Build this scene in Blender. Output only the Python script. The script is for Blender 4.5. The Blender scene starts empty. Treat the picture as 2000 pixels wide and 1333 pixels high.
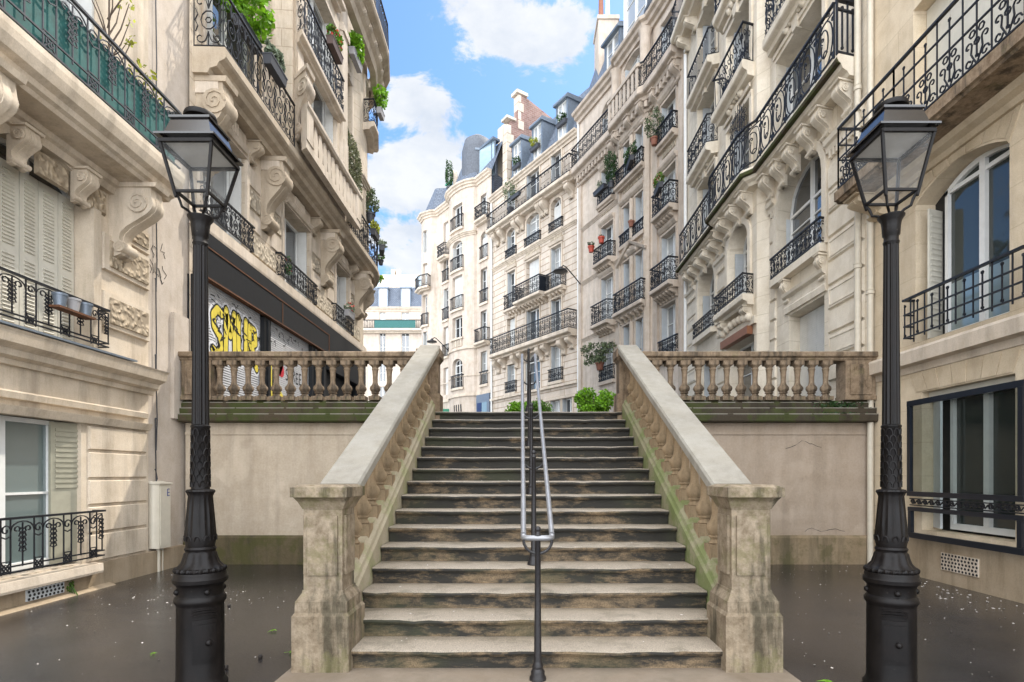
import bpy, math, random
from bisect import bisect_right
from mathutils import Vector
random.seed(7)
R=math.radians; PI=math.pi; sin=math.sin; cos=math.cos
S=bpy.context.scene; C=S.collection

# ------------------------------------------------------------------ mesh builder
class MB:
    def __init__(s): s.v=[]; s.f=[]; s.uv=[]; s.mi=[]; s.cm=0
    def face(s,pts,uv=None):
        n=len(s.v); s.v.extend(pts); s.f.append(tuple(range(n,n+len(pts)))); s.uv.append(uv); s.mi.append(s.cm)
    def idx(s,vs,fs):
        n=len(s.v); s.v.extend(vs)
        for f in fs: s.f.append(tuple(i+n for i in f)); s.uv.append(None); s.mi.append(s.cm)
    def box(s,x0,x1,y0,y1,z0,z1):
        vs=[(x,y,z) for z in (z0,z1) for x,y in ((x0,y0),(x1,y0),(x1,y1),(x0,y1))]
        s.idx(vs,[(3,2,1,0),(4,5,6,7),(0,1,5,4),(1,2,6,5),(2,3,7,6),(3,0,4,7)])
    def frus(s,cx,cy,z0,hx0,hy0,z1,hx1,hy1):
        vs=[(cx-hx0,cy-hy0,z0),(cx+hx0,cy-hy0,z0),(cx+hx0,cy+hy0,z0),(cx-hx0,cy+hy0,z0),
            (cx-hx1,cy-hy1,z1),(cx+hx1,cy-hy1,z1),(cx+hx1,cy+hy1,z1),(cx-hx1,cy+hy1,z1)]
        s.idx(vs,[(3,2,1,0),(4,5,6,7),(0,1,5,4),(1,2,6,5),(2,3,7,6),(3,0,4,7)])
    def rings(s,rs,closed=True,caps=True):
        k=len(rs[0]); vs=[p for r in rs for p in r]; fs=[]
        for i in range(len(rs)-1):
            for j in range(k if closed else k-1):
                j2=(j+1)%k; fs.append((i*k+j,i*k+j2,(i+1)*k+j2,(i+1)*k+j))
        if caps and closed:
            fs.append(tuple(range(k-1,-1,-1))); o=(len(rs)-1)*k; fs.append(tuple(range(o,o+k)))
        s.idx(vs,fs)
    def lathe(s,prof,cx=0,cy=0,cz=0,seg=16,mod=None,caps=True):
        rs=[]
        for r,z in prof:
            rs.append([(cx+r*(mod(a,z) if mod else 1)*cos(a),cy+r*(mod(a,z) if mod else 1)*sin(a),cz+z) for a in [2*PI*j/seg for j in range(seg)]])
        s.rings(rs,True,caps)
    def tube(s,pts,r,n=4,ph=PI/4,caps=False):
        pts=[Vector(p) for p in pts]; rs=[]
        m=len(pts); pu=None
        for i,p in enumerate(pts):
            t=(pts[min(i+1,m-1)]-pts[max(i-1,0)])
            if t.length<1e-7: t=Vector((0,0,1))
            t.normalize()
            a=Vector((0,0,1)) if abs(t.z)<.9 else Vector((1,0,0))
            if pu is not None:
                u=pu-t*pu.dot(t)
                u=u.normalized() if u.length>1e-4 else t.cross(a).normalized()
            else: u=t.cross(a).normalized()
            pu=u; w=t.cross(u); rr=r[i] if isinstance(r,(list,tuple)) else r
            rs.append([tuple(p+(u*cos(ph+2*PI*j/n)+w*sin(ph+2*PI*j/n))*rr) for j in range(n)])
        s.rings(rs,True,caps)
    def ball(s,c,r,seg=8,rz=None):
        rz=rz or r; pr=[(max(r*sin(PI*i/6),.0005),-rz*cos(PI*i/6)) for i in range(7)]
        s.lathe(pr,c[0],c[1],c[2],seg)
    def sweep(s,P,prof,u0,u1,caps=True,step=None):
        s.rings([[P.at(u,v,z) for v,z in prof] for u in P.cuts(u0,u1,step)],True,caps)
    def pbox(s,P,u0,u1,v0,v1,z0,z1): s.sweep(P,[(v0,z0),(v1,z0),(v1,z1),(v0,z1)],u0,u1)
    def extv(s,P,poly,v0,v1):      # polygon in (u,z) given depth
        s.rings([[P.at(u,v,z) for u,z in poly] for v in (v0,v1)])
    def leaves(s,c,rad,n,size,up=.3,flat=0,core=.35):
        for _ in range(n):
            while True:
                d=Vector((random.uniform(-1,1),random.uniform(-1,1),random.uniform(-1,1)))
                if .01<d.length<=1: break
            q=core+(1-core)*random.random(); d=d.normalized()*q**.6
            p=Vector((c[0]+d.x*rad[0],c[1]+d.y*rad[1],c[2]+d.z*rad[2]))
            a=Vector((random.gauss(0,1),random.gauss(0,1),random.gauss(0,1)+up)).normalized()
            b=a.cross(Vector((random.gauss(0,1),random.gauss(0,1),random.gauss(0,1)))).normalized()
            l=size*random.uniform(.6,1.3); w=l*.42
            s.face([tuple(p-a*l*.5),tuple(p+b*w),tuple(p+a*l*.6),tuple(p-b*w)])
    def build(s,name,mats,parent=None,loc=None,rot=0,smooth=False,local=False,label=None):
        me=bpy.data.meshes.new(name)
        o0=Vector((0,0,0))
        if not local: o0=Vector(loc) if loc is not None else (W(parent) if parent else o0)
        me.from_pydata([(x-o0.x,y-o0.y,z-o0.z) for x,y,z in s.v],[],s.f)
        if any(s.uv):
            l=me.uv_layers.new(name='UVMap').data; k=0
            for f,uv in zip(s.f,s.uv):
                for j in range(len(f)):
                    if uv: l[k].uv=uv[j]
                    k+=1
        for m in (mats if isinstance(mats,(list,tuple)) else [mats]): me.materials.append(m)
        if any(s.mi): me.polygons.foreach_set('material_index',s.mi)
        if smooth:
            me.polygons.foreach_set('use_smooth',[True]*len(s.f)); me.set_sharp_from_angle(angle=.7)
        me.update()
        return link(name,me,parent,loc if loc is not None else (tuple(o0) if not local else (0,0,0)),rot,label)
def W(o):
    v=Vector(o.location)
    while o.parent: o=o.parent; v=v+o.location
    return v
def link(name,me,parent=None,loc=(0,0,0),rot=0,label=None):
    o=bpy.data.objects.new(name,me); C.objects.link(o)
    if parent: o.parent=parent; o.location=Vector(loc)-W(parent)
    else: o.location=loc
    o.rotation_euler[2]=rot
    if label: o['label']=label
    return o
def sub(name,me,parent):           # sub-part that shares its part's local frame
    o=bpy.data.objects.new(name,me); C.objects.link(o); o.parent=parent; return o
def tag(o,label,cat,group=None,kind=None):
    if label: o['label']=label
    if cat: o['category']=cat
    if group: o['group']=group
    if kind: o['kind']=kind
    return o
def thing(name,label,cat,loc=(0,0,0),group=None):
    o=bpy.data.objects.new(name,None); C.objects.link(o); o.location=loc; o.empty_display_size=.1
    return tag(o,label,cat,group)
def struct(o): o['kind']='structure'; return o

class Path:
    def __init__(s,pts,side):
        s.p=[Vector(p) for p in pts]; s.side=side; s.cum=[0]; s.n=[]
        for a,b in zip(s.p,s.p[1:]):
            d=b-a; s.cum.append(s.cum[-1]+d.length); d.normalize()
            s.n.append(Vector((d.y,-d.x))*side)
        s.m=[]
        for i in range(len(s.p)):
            a=s.n[max(i-1,0)]; b=s.n[min(i,len(s.n)-1)]
            m=(a+b); m=m/max(m.dot(a),.35) if m.length>1e-6 else a
            s.m.append(m)
        s.L=s.cum[-1]
    def seg(s,u): return min(max(bisect_right(s.cum,u)-1,0),len(s.n)-1)
    def at(s,u,v=0,z=0):
        i=s.seg(u); l=s.cum[i+1]-s.cum[i]; t=(u-s.cum[i])/l
        a=s.p[i]+s.m[i]*v; b=s.p[i+1]+s.m[i+1]*v; q=a+(b-a)*t
        return (q.x,q.y,z)
    def rot(s,u): n=s.n[s.seg(u)]; return math.atan2(-n.x,n.y)
    def cuts(s,u0,u1,step=None):
        r=[u0]+[c for c in s.cum if u0+1e-4<c<u1-1e-4]+[u1]
        if step:
            k=max(1,int((u1-u0)/step)); r=sorted(set([round(x,5) for x in r]+[round(u0+(u1-u0)*i/k,5) for i in range(k+1)]))
        return r

# ------------------------------------------------------------------ materials
def newmat(name):
    m=bpy.data.materials.new(name); m.use_nodes=True; nt=m.node_tree
    return m,nt,nt.nodes['Principled BSDF']
def nd(nt,t,**k):
    n=nt.nodes.new(t)
    for a,b in k.items():
        if a in n.inputs: n.inputs[a].default_value=b
        else: setattr(n,a,b)
    return n
def lk(nt,a,b): nt.links.new(a,b)
def coords(nt,scale=(1,1,1),kind='Object'):
    # world-placed coordinates: object space of parts laid out in metres
    tc=nd(nt,'ShaderNodeTexCoord'); mp=nd(nt,'ShaderNodeMapping'); mp.inputs['Scale'].default_value=scale
    lk(nt,tc.outputs[kind],mp.inputs[0]); return mp.outputs[0]
def noise(nt,vec,sc,det=5,rough=.6):
    n=nd(nt,'ShaderNodeTexNoise',Scale=sc,Detail=det,Roughness=rough); lk(nt,vec,n.inputs['Vector']); return n.outputs['Fac']
def ramp(nt,fac,stops):
    r=nd(nt,'ShaderNodeValToRGB'); e=r.color_ramp.elements
    while len(e)<len(stops): e.new(.5)
    for i,(p,c) in enumerate(stops):
        e[i].position=p; e[i].color=(*c,1) if isinstance(c,(tuple,list)) else (c,c,c,1)
    lk(nt,fac,r.inputs[0]); return r.outputs[0]
def mix(nt,fac,a,b,mode='MIX'):
    m=nd(nt,'ShaderNodeMix',data_type='RGBA',blend_type=mode)
    if isinstance(fac,(int,float)): m.inputs[0].default_value=fac
    else: lk(nt,fac,m.inputs[0])
    for k,x in ((6,a),(7,b)):
        if isinstance(x,(tuple,list)): m.inputs[k].default_value=(*x[:3],1)
        else: lk(nt,x,m.inputs[k])
    return m.outputs[2]
def bump(nt,bs,h,st,dist=.02,prev=None):
    b=nd(nt,'ShaderNodeBump',Strength=st,Distance=dist); lk(nt,h,b.inputs['Height'])
    if prev: lk(nt,prev,b.inputs['Normal'])
    lk(nt,b.outputs[0],bs.inputs['Normal']); return b.outputs[0]
def plain(name,col,rough=.5,metal=0,var=.15,bsc=0,spec=.5):
    m,nt,bs=newmat(name); v=coords(nt)
    n=noise(nt,v,9,4)
    c=mix(nt,ramp(nt,n,[(.3,1-var),(.7,1+var*.3)]),(0,0,0),col) if False else mix(nt,1.0,col,ramp(nt,n,[(.3,(1-var,)*3),(.7,(1,1,1))]),'MULTIPLY')
    lk(nt,c,bs.inputs['Base Color']); bs.inputs['Roughness'].default_value=rough; bs.inputs['Metallic'].default_value=metal
    bs.inputs['Specular IOR Level'].default_value=spec
    if bsc: bump(nt,bs,noise(nt,v,bsc,4),.4,.01)
    return m
def stone(name,col,joint=None,stain=.35,stcol=(.16,.12,.08),moss=0,mosscol=(.07,.09,.02),bst=.25,jd=.6,rough=.85,fine=60,jcol=None,blotch=1.3,crisp=0,patch=0):
    m,nt,bs=newmat(name); v=coords(nt); bs.inputs['Roughness'].default_value=rough; bs.inputs['Specular IOR Level'].default_value=.25
    big=noise(nt,v,.55,5,.62); mid=noise(nt,v,3.1,6,.65); fn=noise(nt,v,fine,3,.7)
    c=mix(nt,ramp(nt,big,[(.3,0),(.72,1)]),tuple(x*.86 for x in col),tuple(min(x*1.07,1) for x in col))
    c=mix(nt,1.0,c,ramp(nt,mid,[(.25,(.82,.79,.74)),(.62,(1,1,1))]),'MULTIPLY')
    c=mix(nt,.5,c,ramp(nt,fn,[(.3,(.78,.76,.74)),(.6,(1.05,1.05,1.05))]),'MULTIPLY')
    sv=coords(nt,(2.2,2.2,.28)); st=noise(nt,sv,blotch,7,.68)
    c=mix(nt,ramp(nt,st,[(.49,0),(.61,stain)] if crisp else [(.47,0),(.66,stain)]),c,stcol)
    pb=None
    if joint:
        uv=coords(nt,(1,1,1),'UV'); br=nd(nt,'ShaderNodeTexBrick',Scale=1.0)
        br.inputs['Color1'].default_value=(1,1,1,1); br.inputs['Color2'].default_value=(.9,.89,.87,1)
        jc=jcol or (.55,.5,.43); br.inputs['Mortar'].default_value=(*jc,1)
        br.inputs['Mortar Size'].default_value=joint[2]; br.inputs['Mortar Smooth'].default_value=.3
        br.inputs['Brick Width'].default_value=joint[0]; br.inputs['Row Height'].default_value=joint[1]
        lk(nt,uv,br.inputs['Vector']); c=mix(nt,jd,c,br.outputs['Color'],'MULTIPLY')
        inv=ramp(nt,br.outputs['Fac'],[(0,1.0),(1,0.0)]); pb=bump(nt,bs,inv,.5,.03)
    if crisp:
        pt=noise(nt,v,11,8,.75); c=mix(nt,1.0,c,ramp(nt,pt,[(.34,(.55,.51,.46)),(.56,(1,1,1)),(.7,(1.2,1.17,1.13))]),'MULTIPLY')
    if patch:
        pn=noise(nt,v,.8,6,.6); c=mix(nt,ramp(nt,pn,[(.53,0),(.56,patch)]),c,tuple(min(1,x*1.3) for x in col)); dn=noise(nt,coords(nt,(5,5,.5)),1.2,5,.6); c=mix(nt,ramp(nt,dn,[(.55,0),(.72,.28)]),c,tuple(x*.5 for x in col))
    if moss:
        mv=noise(nt,v,2.6,8,.72); c=mix(nt,ramp(nt,mv,[(.60-.22*moss,0),(.68-.2*moss,.8*moss+.15)]),c,mosscol)
    lk(nt,c,bs.inputs['Base Color'])
    b=bump(nt,bs,mid,bst,.03,pb); bump(nt,bs,fn,bst*.7,.006,b)
    return m
LIME=(.53,.44,.325)
M={}
M['lime_l1']=stone('limestone_weathered',(.63,.54,.43),None,.42,(.13,.105,.08))
M['lime_l2']=stone('limestone_ashlar',(.60,.515,.41),(1.3,.42,.012),.36,(.15,.12,.09),jd=.5)
M['lime_plain']=stone('limestone_carved',(.61,.525,.43),None,.36,(.15,.12,.09))
M['carved']=None
M['lime_r0']=stone('limestone_warm',(.67,.565,.42),(1.6,.5,.006),.2,jd=.35)
M['lime_r1']=stone('painted_limestone',(.735,.665,.555),(1.4,.45,.012),.22,(.3,.25,.18),jd=.35)
M['lime_r1p']=stone('painted_limestone_plain',(.735,.665,.555),None,.24,(.3,.25,.18))
M['lime_r2']=stone('pink_limestone',(.615,.53,.45),(1.5,.5,.006),.38,(.20,.17,.145),jd=.25)
M['lime_r3']=stone('grooved_limestone',(.625,.545,.465),(2.4,.36,.03),.32,(.22,.18,.15),jd=.75,jcol=(.42,.35,.27))
M['lime_r4']=stone('smooth_limestone',(.565,.485,.41),(1.8,.6,.004),.34,(.2,.165,.13),jd=.2)
M['strip']=stone('party_wall_render',(.55,.48,.41),None,.25,(.25,.2,.15))
M['wet_base']=stone('plinth_stone',(.38,.30,.21),None,.5,(.12,.09,.05))
M['balu']=stone('balustrade_stone',(.275,.205,.14),None,.8,(.05,.04,.03),crisp=1,moss=.18,mosscol=(.10,.10,.03),bst=.5,blotch=2.2)
M['rail_top']=stone('worn_rail_stone',(.31,.29,.25),None,.4,(.15,.13,.10),bst=.3,fine=90)
M['newel']=stone('mossy_newel_stone',(.285,.23,.165),None,.85,(.055,.047,.03),moss=.42,crisp=1,mosscol=(.10,.095,.03),bst=.6,blotch=2.0)
M['curb']=stone('mossy_curb_stone',(.27,.25,.16),None,.3,(.10,.11,.03),moss=.6,mosscol=(.12,.165,.04),bst=.4)
M['curb_l']=stone('pale_curb_stone',(.37,.32,.23),None,.35,(.14,.14,.07),moss=.45,mosscol=(.22,.24,.09),bst=.4)
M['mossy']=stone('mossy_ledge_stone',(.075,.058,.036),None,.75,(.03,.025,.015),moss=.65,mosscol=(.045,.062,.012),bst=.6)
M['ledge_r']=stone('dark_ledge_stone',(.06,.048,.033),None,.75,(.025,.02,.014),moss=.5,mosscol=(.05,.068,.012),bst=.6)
M['plaster_l']=stone('retaining_plaster',(.50,.42,.325),None,.3,(.22,.17,.12),bst=.15,fine=30,patch=.22)
M['plaster_r']=stone('retaining_plaster_grey',(.385,.31,.24),None,.3,(.18,.14,.1),bst=.15,fine=30,patch=.2)
M['ochre']=stone('ochre_baluster_stone',(.34,.25,.155),None,.75,(.10,.075,.045),moss=.12,bst=.4,blotch=2.0)
M['mbase_r']=stone('tan_wall_base',(.27,.205,.13),None,.7,(.05,.045,.025),moss=.4,mosscol=(.06,.06,.018),bst=.5)
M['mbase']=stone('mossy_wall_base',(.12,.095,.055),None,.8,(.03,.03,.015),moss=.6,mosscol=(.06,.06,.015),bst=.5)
# carved relief panels: deep worm-like bump
def carved(name,col,sc=14):
    m,nt,bs=newmat(name); v=coords(nt); bs.inputs['Roughness'].default_value=.9
    w=noise(nt,v,sc*.5,2); vo=nd(nt,'ShaderNodeTexVoronoi',Scale=sc,feature='SMOOTH_F1'); vv=nd(nt,'ShaderNodeVectorMath',operation='ADD')
    lk(nt,v,vv.inputs[0]); sc3=nd(nt,'ShaderNodeVectorMath',operation='SCALE'); sc3.inputs['Scale'].default_value=.12
    nn=nd(nt,'ShaderNodeTexNoise',Scale=sc*.4); lk(nt,v,nn.inputs['Vector']); lk(nt,nn.outputs['Color'],sc3.inputs[0]); lk(nt,sc3.outputs[0],vv.inputs[1])
    lk(nt,vv.outputs[0],vo.inputs['Vector'])
    d=ramp(nt,vo.outputs['Distance'],[(.1,0),(.55,1)])
    c=mix(nt,d,col,tuple(x*.55 for x in col)); lk(nt,c,bs.inputs['Base Color'])
    bump(nt,bs,ramp(nt,vo.outputs['Distance'],[(.1,1),(.55,0)]),1.0,.03)
    return m
M['carved']=carved('carved_relief',(.50,.40,.28))
M['carved2']=carved('carved_relief_pale',(.56,.47,.35),11)
M['iron']=plain('wrought_iron',(.014,.015,.019),.45,0,.3,spec=.3)
M['iron2']=plain('weathered_iron',(.05,.053,.062),.5,0,.4)
M['lampiron']=plain('lamp_cast_iron',(.010,.0075,.007),.42,0,.35,bsc=40,spec=.28)
M['steel']=plain('brushed_steel',(.30,.30,.31),.36,.45,.25)
m_,nt_,bs_=newmat('lamp_cast_iron'); v_=coords(nt_); n_=noise(nt_,v_,6,7,.7); f_=noise(nt_,v_,70,4,.7)
lk(nt_,mix(nt_,ramp(nt_,f_,[(.66,0),(.72,.5)]),ramp(nt_,n_,[(.35,(.003,.0025,.0025)),(.65,(.009,.007,.0065))]),(.10,.085,.075)),bs_.inputs['Base Color']); lk(nt_,ramp(nt_,n_,[(.3,.34),(.7,.58)]),bs_.inputs['Roughness']); bs_.inputs['Specular IOR Level'].default_value=.2; bump(nt_,bs_,f_,.25,.004); M['lampiron']=m_
M['post']=plain('rail_post_iron',(.016,.014,.015),.4,0,.3,bsc=60,spec=.4)
M['white']=plain('window_paint',(.70,.70,.68),.45,0,.1)
M['cream']=plain('cream_shutter_paint',(.58,.55,.47),.5,0,.12)
M['greyshut']=plain('grey_shutter_paint',(.55,.58,.60),.5,0,.1)
M['khaki']=plain('khaki_shutter_paint',(.36,.34,.26),.5,0,.15)
M['navy']=plain('navy_frame_paint',(.006,.009,.016),.35,0,.2)
M['zinc']=plain('zinc_sheet',(.17,.205,.25),.42,.3,.25)
M['black']=plain('shopfront_black',(.010,.011,.013),.55,0,.4,spec=.25)
M['wood']=stone('exposed_brown_wood',(.14,.065,.035),None,.6,(.05,.025,.012),bst=.5)
M['dark']=plain('dark_void',(.012,.012,.013),.7)
M['terracotta']=plain('terracotta',(.27,.11,.07),.8,0,.2,bsc=30)
M['redpot']=plain('red_plastic_pot',(.45,.06,.03),.5)
M['planter']=plain('planter_plastic',(.045,.047,.055),.55)
M['planter_b']=plain('planter_brown',(.09,.055,.045),.6)
M['planter_g']=plain('planter_grey',(.32,.31,.31),.7)
M['teal']=plain('teal_screen',(.022,.125,.115),.7,0,.45)
M['green']=plain('green_awning',(.03,.22,.13),.6)
M['shopblue']=plain('shop_grey_blue',(.13,.16,.21),.5)
M['shopdeep']=plain('shop_deep_blue',(.01,.025,.10),.4)
M['box']=plain('meter_box_plastic',(.60,.55,.45),.5,0,.1)
M['pipe']=plain('painted_pipe',(.56,.50,.40),.5,0,.15)
M['orange']=plain('orange_awning',(.24,.10,.05),.6)
M['petal']=plain('petal',(.62,.57,.52),.8)
M['seed']=plain('seed_case',(.02,.014,.01),.7)
M['red']=plain('red_paint',(.5,.02,.035),.5)
M['yellow']=plain('yellow_paint',(.72,.58,.07),.5,0,.2)
M['sprayblack']=plain('black_spray',(.012,.012,.012),.55)
M['spraywhite']=plain('white_spray',(.72,.72,.74),.55)
M['pinkspray']=plain('pink_spray',(.6,.06,.3),.5)
M['greenspray']=plain('green_spray',(.05,.5,.12),.5)
M['signblue']=plain('enamel_blue',(.02,.05,.25),.3)
M['slategrey']=plain('turret_slate',(.10,.11,.13),.75,0,.4,bsc=25)
M['lamproof']=plain('lamp_roof_enamel',(.012,.01,.01),.16,0,.3,bsc=0,spec=.8)
M['ceil']=plain('lamp_reflector',(.55,.54,.52),.6)
def leafmat(name,col,tr=.3):
    m,nt,bs=newmat(name); v=coords(nt); n=noise(nt,v,7,3)
    g=nd(nt,'ShaderNodeNewGeometry'); r=ramp(nt,g.outputs['Random Per Island'],[(0,tuple(x*.55 for x in col)),(.6,col),(1,tuple(min(1,x*1.7) for x in col))])
    c=mix(nt,1.0,r,ramp(nt,n,[(.3,(.6,.6,.6)),(.7,(1,1,1))]),'MULTIPLY'); lk(nt,c,bs.inputs['Base Color']); bs.inputs['Roughness'].default_value=.55
    t=nd(nt,'ShaderNodeBsdfTranslucent'); lk(nt,c,t.inputs[0]); ms=nd(nt,'ShaderNodeMixShader'); ms.inputs[0].default_value=tr
    lk(nt,bs.outputs[0],ms.inputs[1]); lk(nt,t.outputs[0],ms.inputs[2]); lk(nt,ms.outputs[0],nt.nodes['Material Output'].inputs[0]); return m
M['leaf']=leafmat('leaf_fresh',(.11,.24,.02),.4)
M['leafdark']=leafmat('leaf_dark',(.035,.09,.02))
M['leafolive']=leafmat('leaf_olive',(.13,.17,.08))
M['leafyellow']=leafmat('leaf_yellow',(.38,.40,.05),.4)
M['leafbright']=leafmat('leaf_bright',(.20,.42,.02),.45)
M['leafgrey']=leafmat('leaf_greygreen',(.20,.25,.16))
M['leafivy']=leafmat('leaf_dry_ivy',(.16,.17,.085))
M['flower']=leafmat('flower_red',(.5,.05,.03),.3)
M['flower_p']=leafmat('flower_pale',(.5,.35,.28),.3)
M['bark']=plain('bark',(.10,.07,.05),.9,0,.4,bsc=30)
def glass(name,col,rough=.04,ior=2.3):
    m,nt,bs=newmat(name); v=coords(nt); oi=nd(nt,'ShaderNodeObjectInfo')
    c=ramp(nt,oi.outputs['Random'],[(0,tuple(x*.6 for x in col)),(1,tuple(x*1.5 for x in col))])
    lk(nt,c,bs.inputs['Base Color']); bs.inputs['Roughness'].default_value=rough; bs.inputs['Specular IOR Level'].default_value=.5; bs.inputs['IOR'].default_value=ior
    bump(nt,bs,noise(nt,v,1.7,2),.16,.03)
    return m
M['glass']=glass('window_glass_dark',(.035,.04,.045))
M['glass_r0']=glass('window_glass_green',(.045,.055,.05),.04,1.6)
M['curtain']=glass('window_glass_curtained',(.34,.35,.35),.12)
M['frost']=glass('window_glass_frosted',(.16,.21,.21),.15)
M['skyglass']=glass('studio_glass',(.25,.33,.38),.08)
def lampglass():
    m,nt,bs=newmat('lantern_glass'); t=nd(nt,'ShaderNodeBsdfTransparent'); t.inputs[0].default_value=(.93,.94,.94,1)
    v=coords(nt); n=noise(nt,v,6,5); bs.inputs['Base Color'].default_value=(.75,.74,.72,1); bs.inputs['Roughness'].default_value=.08
    ms=nd(nt,'ShaderNodeMixShader'); lk(nt,ramp(nt,n,[(.35,.03),(.75,.10)]),ms.inputs[0]); lk(nt,t.outputs[0],ms.inputs[1]); lk(nt,bs.outputs[0],ms.inputs[2])
    lk(nt,ms.outputs[0],nt.nodes['Material Output'].inputs[0]); return m
M['lampglass']=lampglass()
m_,nt_,bs_=newmat('clear_glazing'); t_=nd(nt_,'ShaderNodeBsdfTransparent'); t_.inputs[0].default_value=(.9,.93,.92,1); bs_.inputs['Base Color'].default_value=(.02,.02,.02,1); bs_.inputs['Roughness'].default_value=.03; x_=nd(nt_,'ShaderNodeMixShader'); x_.inputs[0].default_value=.16; lk(nt_,t_.outputs[0],x_.inputs[1]); lk(nt_,bs_.outputs[0],x_.inputs[2]); lk(nt_,x_.outputs[0],nt_.nodes['Material Output'].inputs[0]); M['clear']=m_
def slatemat():
    m,nt,bs=newmat('slate_roof'); uv=coords(nt,(1,1,1),'UV'); br=nd(nt,'ShaderNodeTexBrick',Scale=1.0)
    br.inputs['Color1'].default_value=(.11,.13,.165,1); br.inputs['Color2'].default_value=(.15,.175,.215,1); br.inputs['Mortar'].default_value=(.03,.035,.045,1)
    br.inputs['Mortar Size'].default_value=.012; br.inputs['Brick Width'].default_value=.24; br.inputs['Row Height'].default_value=.16; lk(nt,uv,br.inputs['Vector'])
    c=mix(nt,1.0,br.outputs['Color'],ramp(nt,noise(nt,coords(nt),1.2,5),[(.3,(.75,.76,.8)),(.7,(1.1,1.1,1.1))]),'MULTIPLY')
    lk(nt,c,bs.inputs['Base Color']); bs.inputs['Roughness'].default_value=.55; bs.inputs['Specular IOR Level'].default_value=.3; bump(nt,bs,br.outputs['Fac'],-.4,.02); return m
M['slate']=slatemat()
def brickmat():
    m,nt,bs=newmat('party_wall_brick'); uv=coords(nt,(1,1,1),'UV'); br=nd(nt,'ShaderNodeTexBrick',Scale=1.0)
    br.inputs['Color1'].default_value=(.20,.11,.09,1); br.inputs['Color2'].default_value=(.27,.17,.14,1); br.inputs['Mortar'].default_value=(.30,.25,.21,1)
    br.inputs['Mortar Size'].default_value=.012; br.inputs['Brick Width'].default_value=.3; br.inputs['Row Height'].default_value=.13; lk(nt,uv,br.inputs['Vector'])
    c=mix(nt,1.0,br.outputs['Color'],ramp(nt,noise(nt,coords(nt),1.5,6),[(.3,(.6,.58,.58)),(.7,(1.15,1.1,1.1))]),'MULTIPLY'); lk(nt,c,bs.inputs['Base Color']); bs.inputs['Roughness'].default_value=.9; return m
M['brick']=brickmat()
def shuttermetal():
    m,nt,bs=newmat('roller_shutter_steel'); v=coords(nt); w=nd(nt,'ShaderNodeTexWave',Scale=6.5,bands_direction='Z'); lk(nt,v,w.inputs['Vector'])
    c=mix(nt,ramp(nt,noise(nt,v,1.6,6),[(.35,0),(.7,1)]),(.42,.42,.43),(.60,.60,.61)); lk(nt,c,bs.inputs['Base Color']); bs.inputs['Roughness'].default_value=.4; bs.inputs['Metallic'].default_value=.3
    bump(nt,bs,w.outputs['Fac'],.5,.02); return m
M['roller']=shuttermetal()
def louver(name,col):
    m,nt,bs=newmat(name); v=coords(nt); w=nd(nt,'ShaderNodeTexWave',Scale=7.0,bands_direction='Z',wave_profile='SAW'); lk(nt,v,w.inputs['Vector'])
    lk(nt,mix(nt,1.0,col,ramp(nt,noise(nt,v,4,5),[(.3,(.85,.85,.84)),(.7,(1,1,1))]),'MULTIPLY'),bs.inputs['Base Color']); bs.inputs['Roughness'].default_value=.5
    bump(nt,bs,w.outputs['Fac'],.6,.02); return m
M['louv_w']=louver('louvred_white',(.66,.66,.64)); M['louv_g']=louver('louvred_grey',(.52,.55,.57))
def asphalt():
    m,nt,bs=newmat('wet_asphalt'); v=coords(nt)
    big=noise(nt,v,.5,4,.55); mid=noise(nt,v,2.2,6,.6); fn=noise(nt,v,150,3,.8); gr=noise(nt,v,75,2,.6)
    c=mix(nt,ramp(nt,mid,[(.3,0),(.7,1)]),(.013,.012,.0125),(.026,.0235,.024))
    c=mix(nt,ramp(nt,fn,[(.5,0),(.75,.6)]),c,(.10,.09,.085))
    lk(nt,c,bs.inputs['Base Color'])
    lk(nt,ramp(nt,mix(nt,.3,big,mid),[(.41,.045),(.62,.26)]),bs.inputs['Roughness']); bs.inputs['Specular IOR Level'].default_value=.55
    b=bump(nt,bs,gr,.3,.004); bump(nt,bs,fn,.25,.003,b); return m
M['asphalt']=asphalt()
M['flag']=stone('granite_slab',(.23,.185,.14),None,.35,(.12,.1,.07),bst=.4,fine=140)
def shifted(nt,v):
    oi=nd(nt,'ShaderNodeObjectInfo'); a=nd(nt,'ShaderNodeVectorMath',operation='ADD'); b=nd(nt,'ShaderNodeVectorMath',operation='SCALE'); b.inputs[0].default_value=(31,17,9)
    lk(nt,oi.outputs['Random'],b.inputs['Scale']); lk(nt,v,a.inputs[0]); lk(nt,b.outputs[0],a.inputs[1]); return a.outputs[0]
def treadmat():
    m,nt,bs=newmat('step_tread_stone'); v=shifted(nt,coords(nt)); bs.inputs['Roughness'].default_value=.5
    sp=noise(nt,v,170,2,.8); md=noise(nt,v,3.2,8,.72); c=mix(nt,ramp(nt,sp,[(.35,0),(.65,1)]),(.13,.105,.078),(.37,.31,.235))
    c=mix(nt,ramp(nt,md,[(.50,0),(.68,.6)]),c,(.07,.06,.035)); lk(nt,c,bs.inputs['Base Color']); b=bump(nt,bs,sp,.35,.006); bump(nt,bs,md,.35,.02,b); return m
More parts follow.
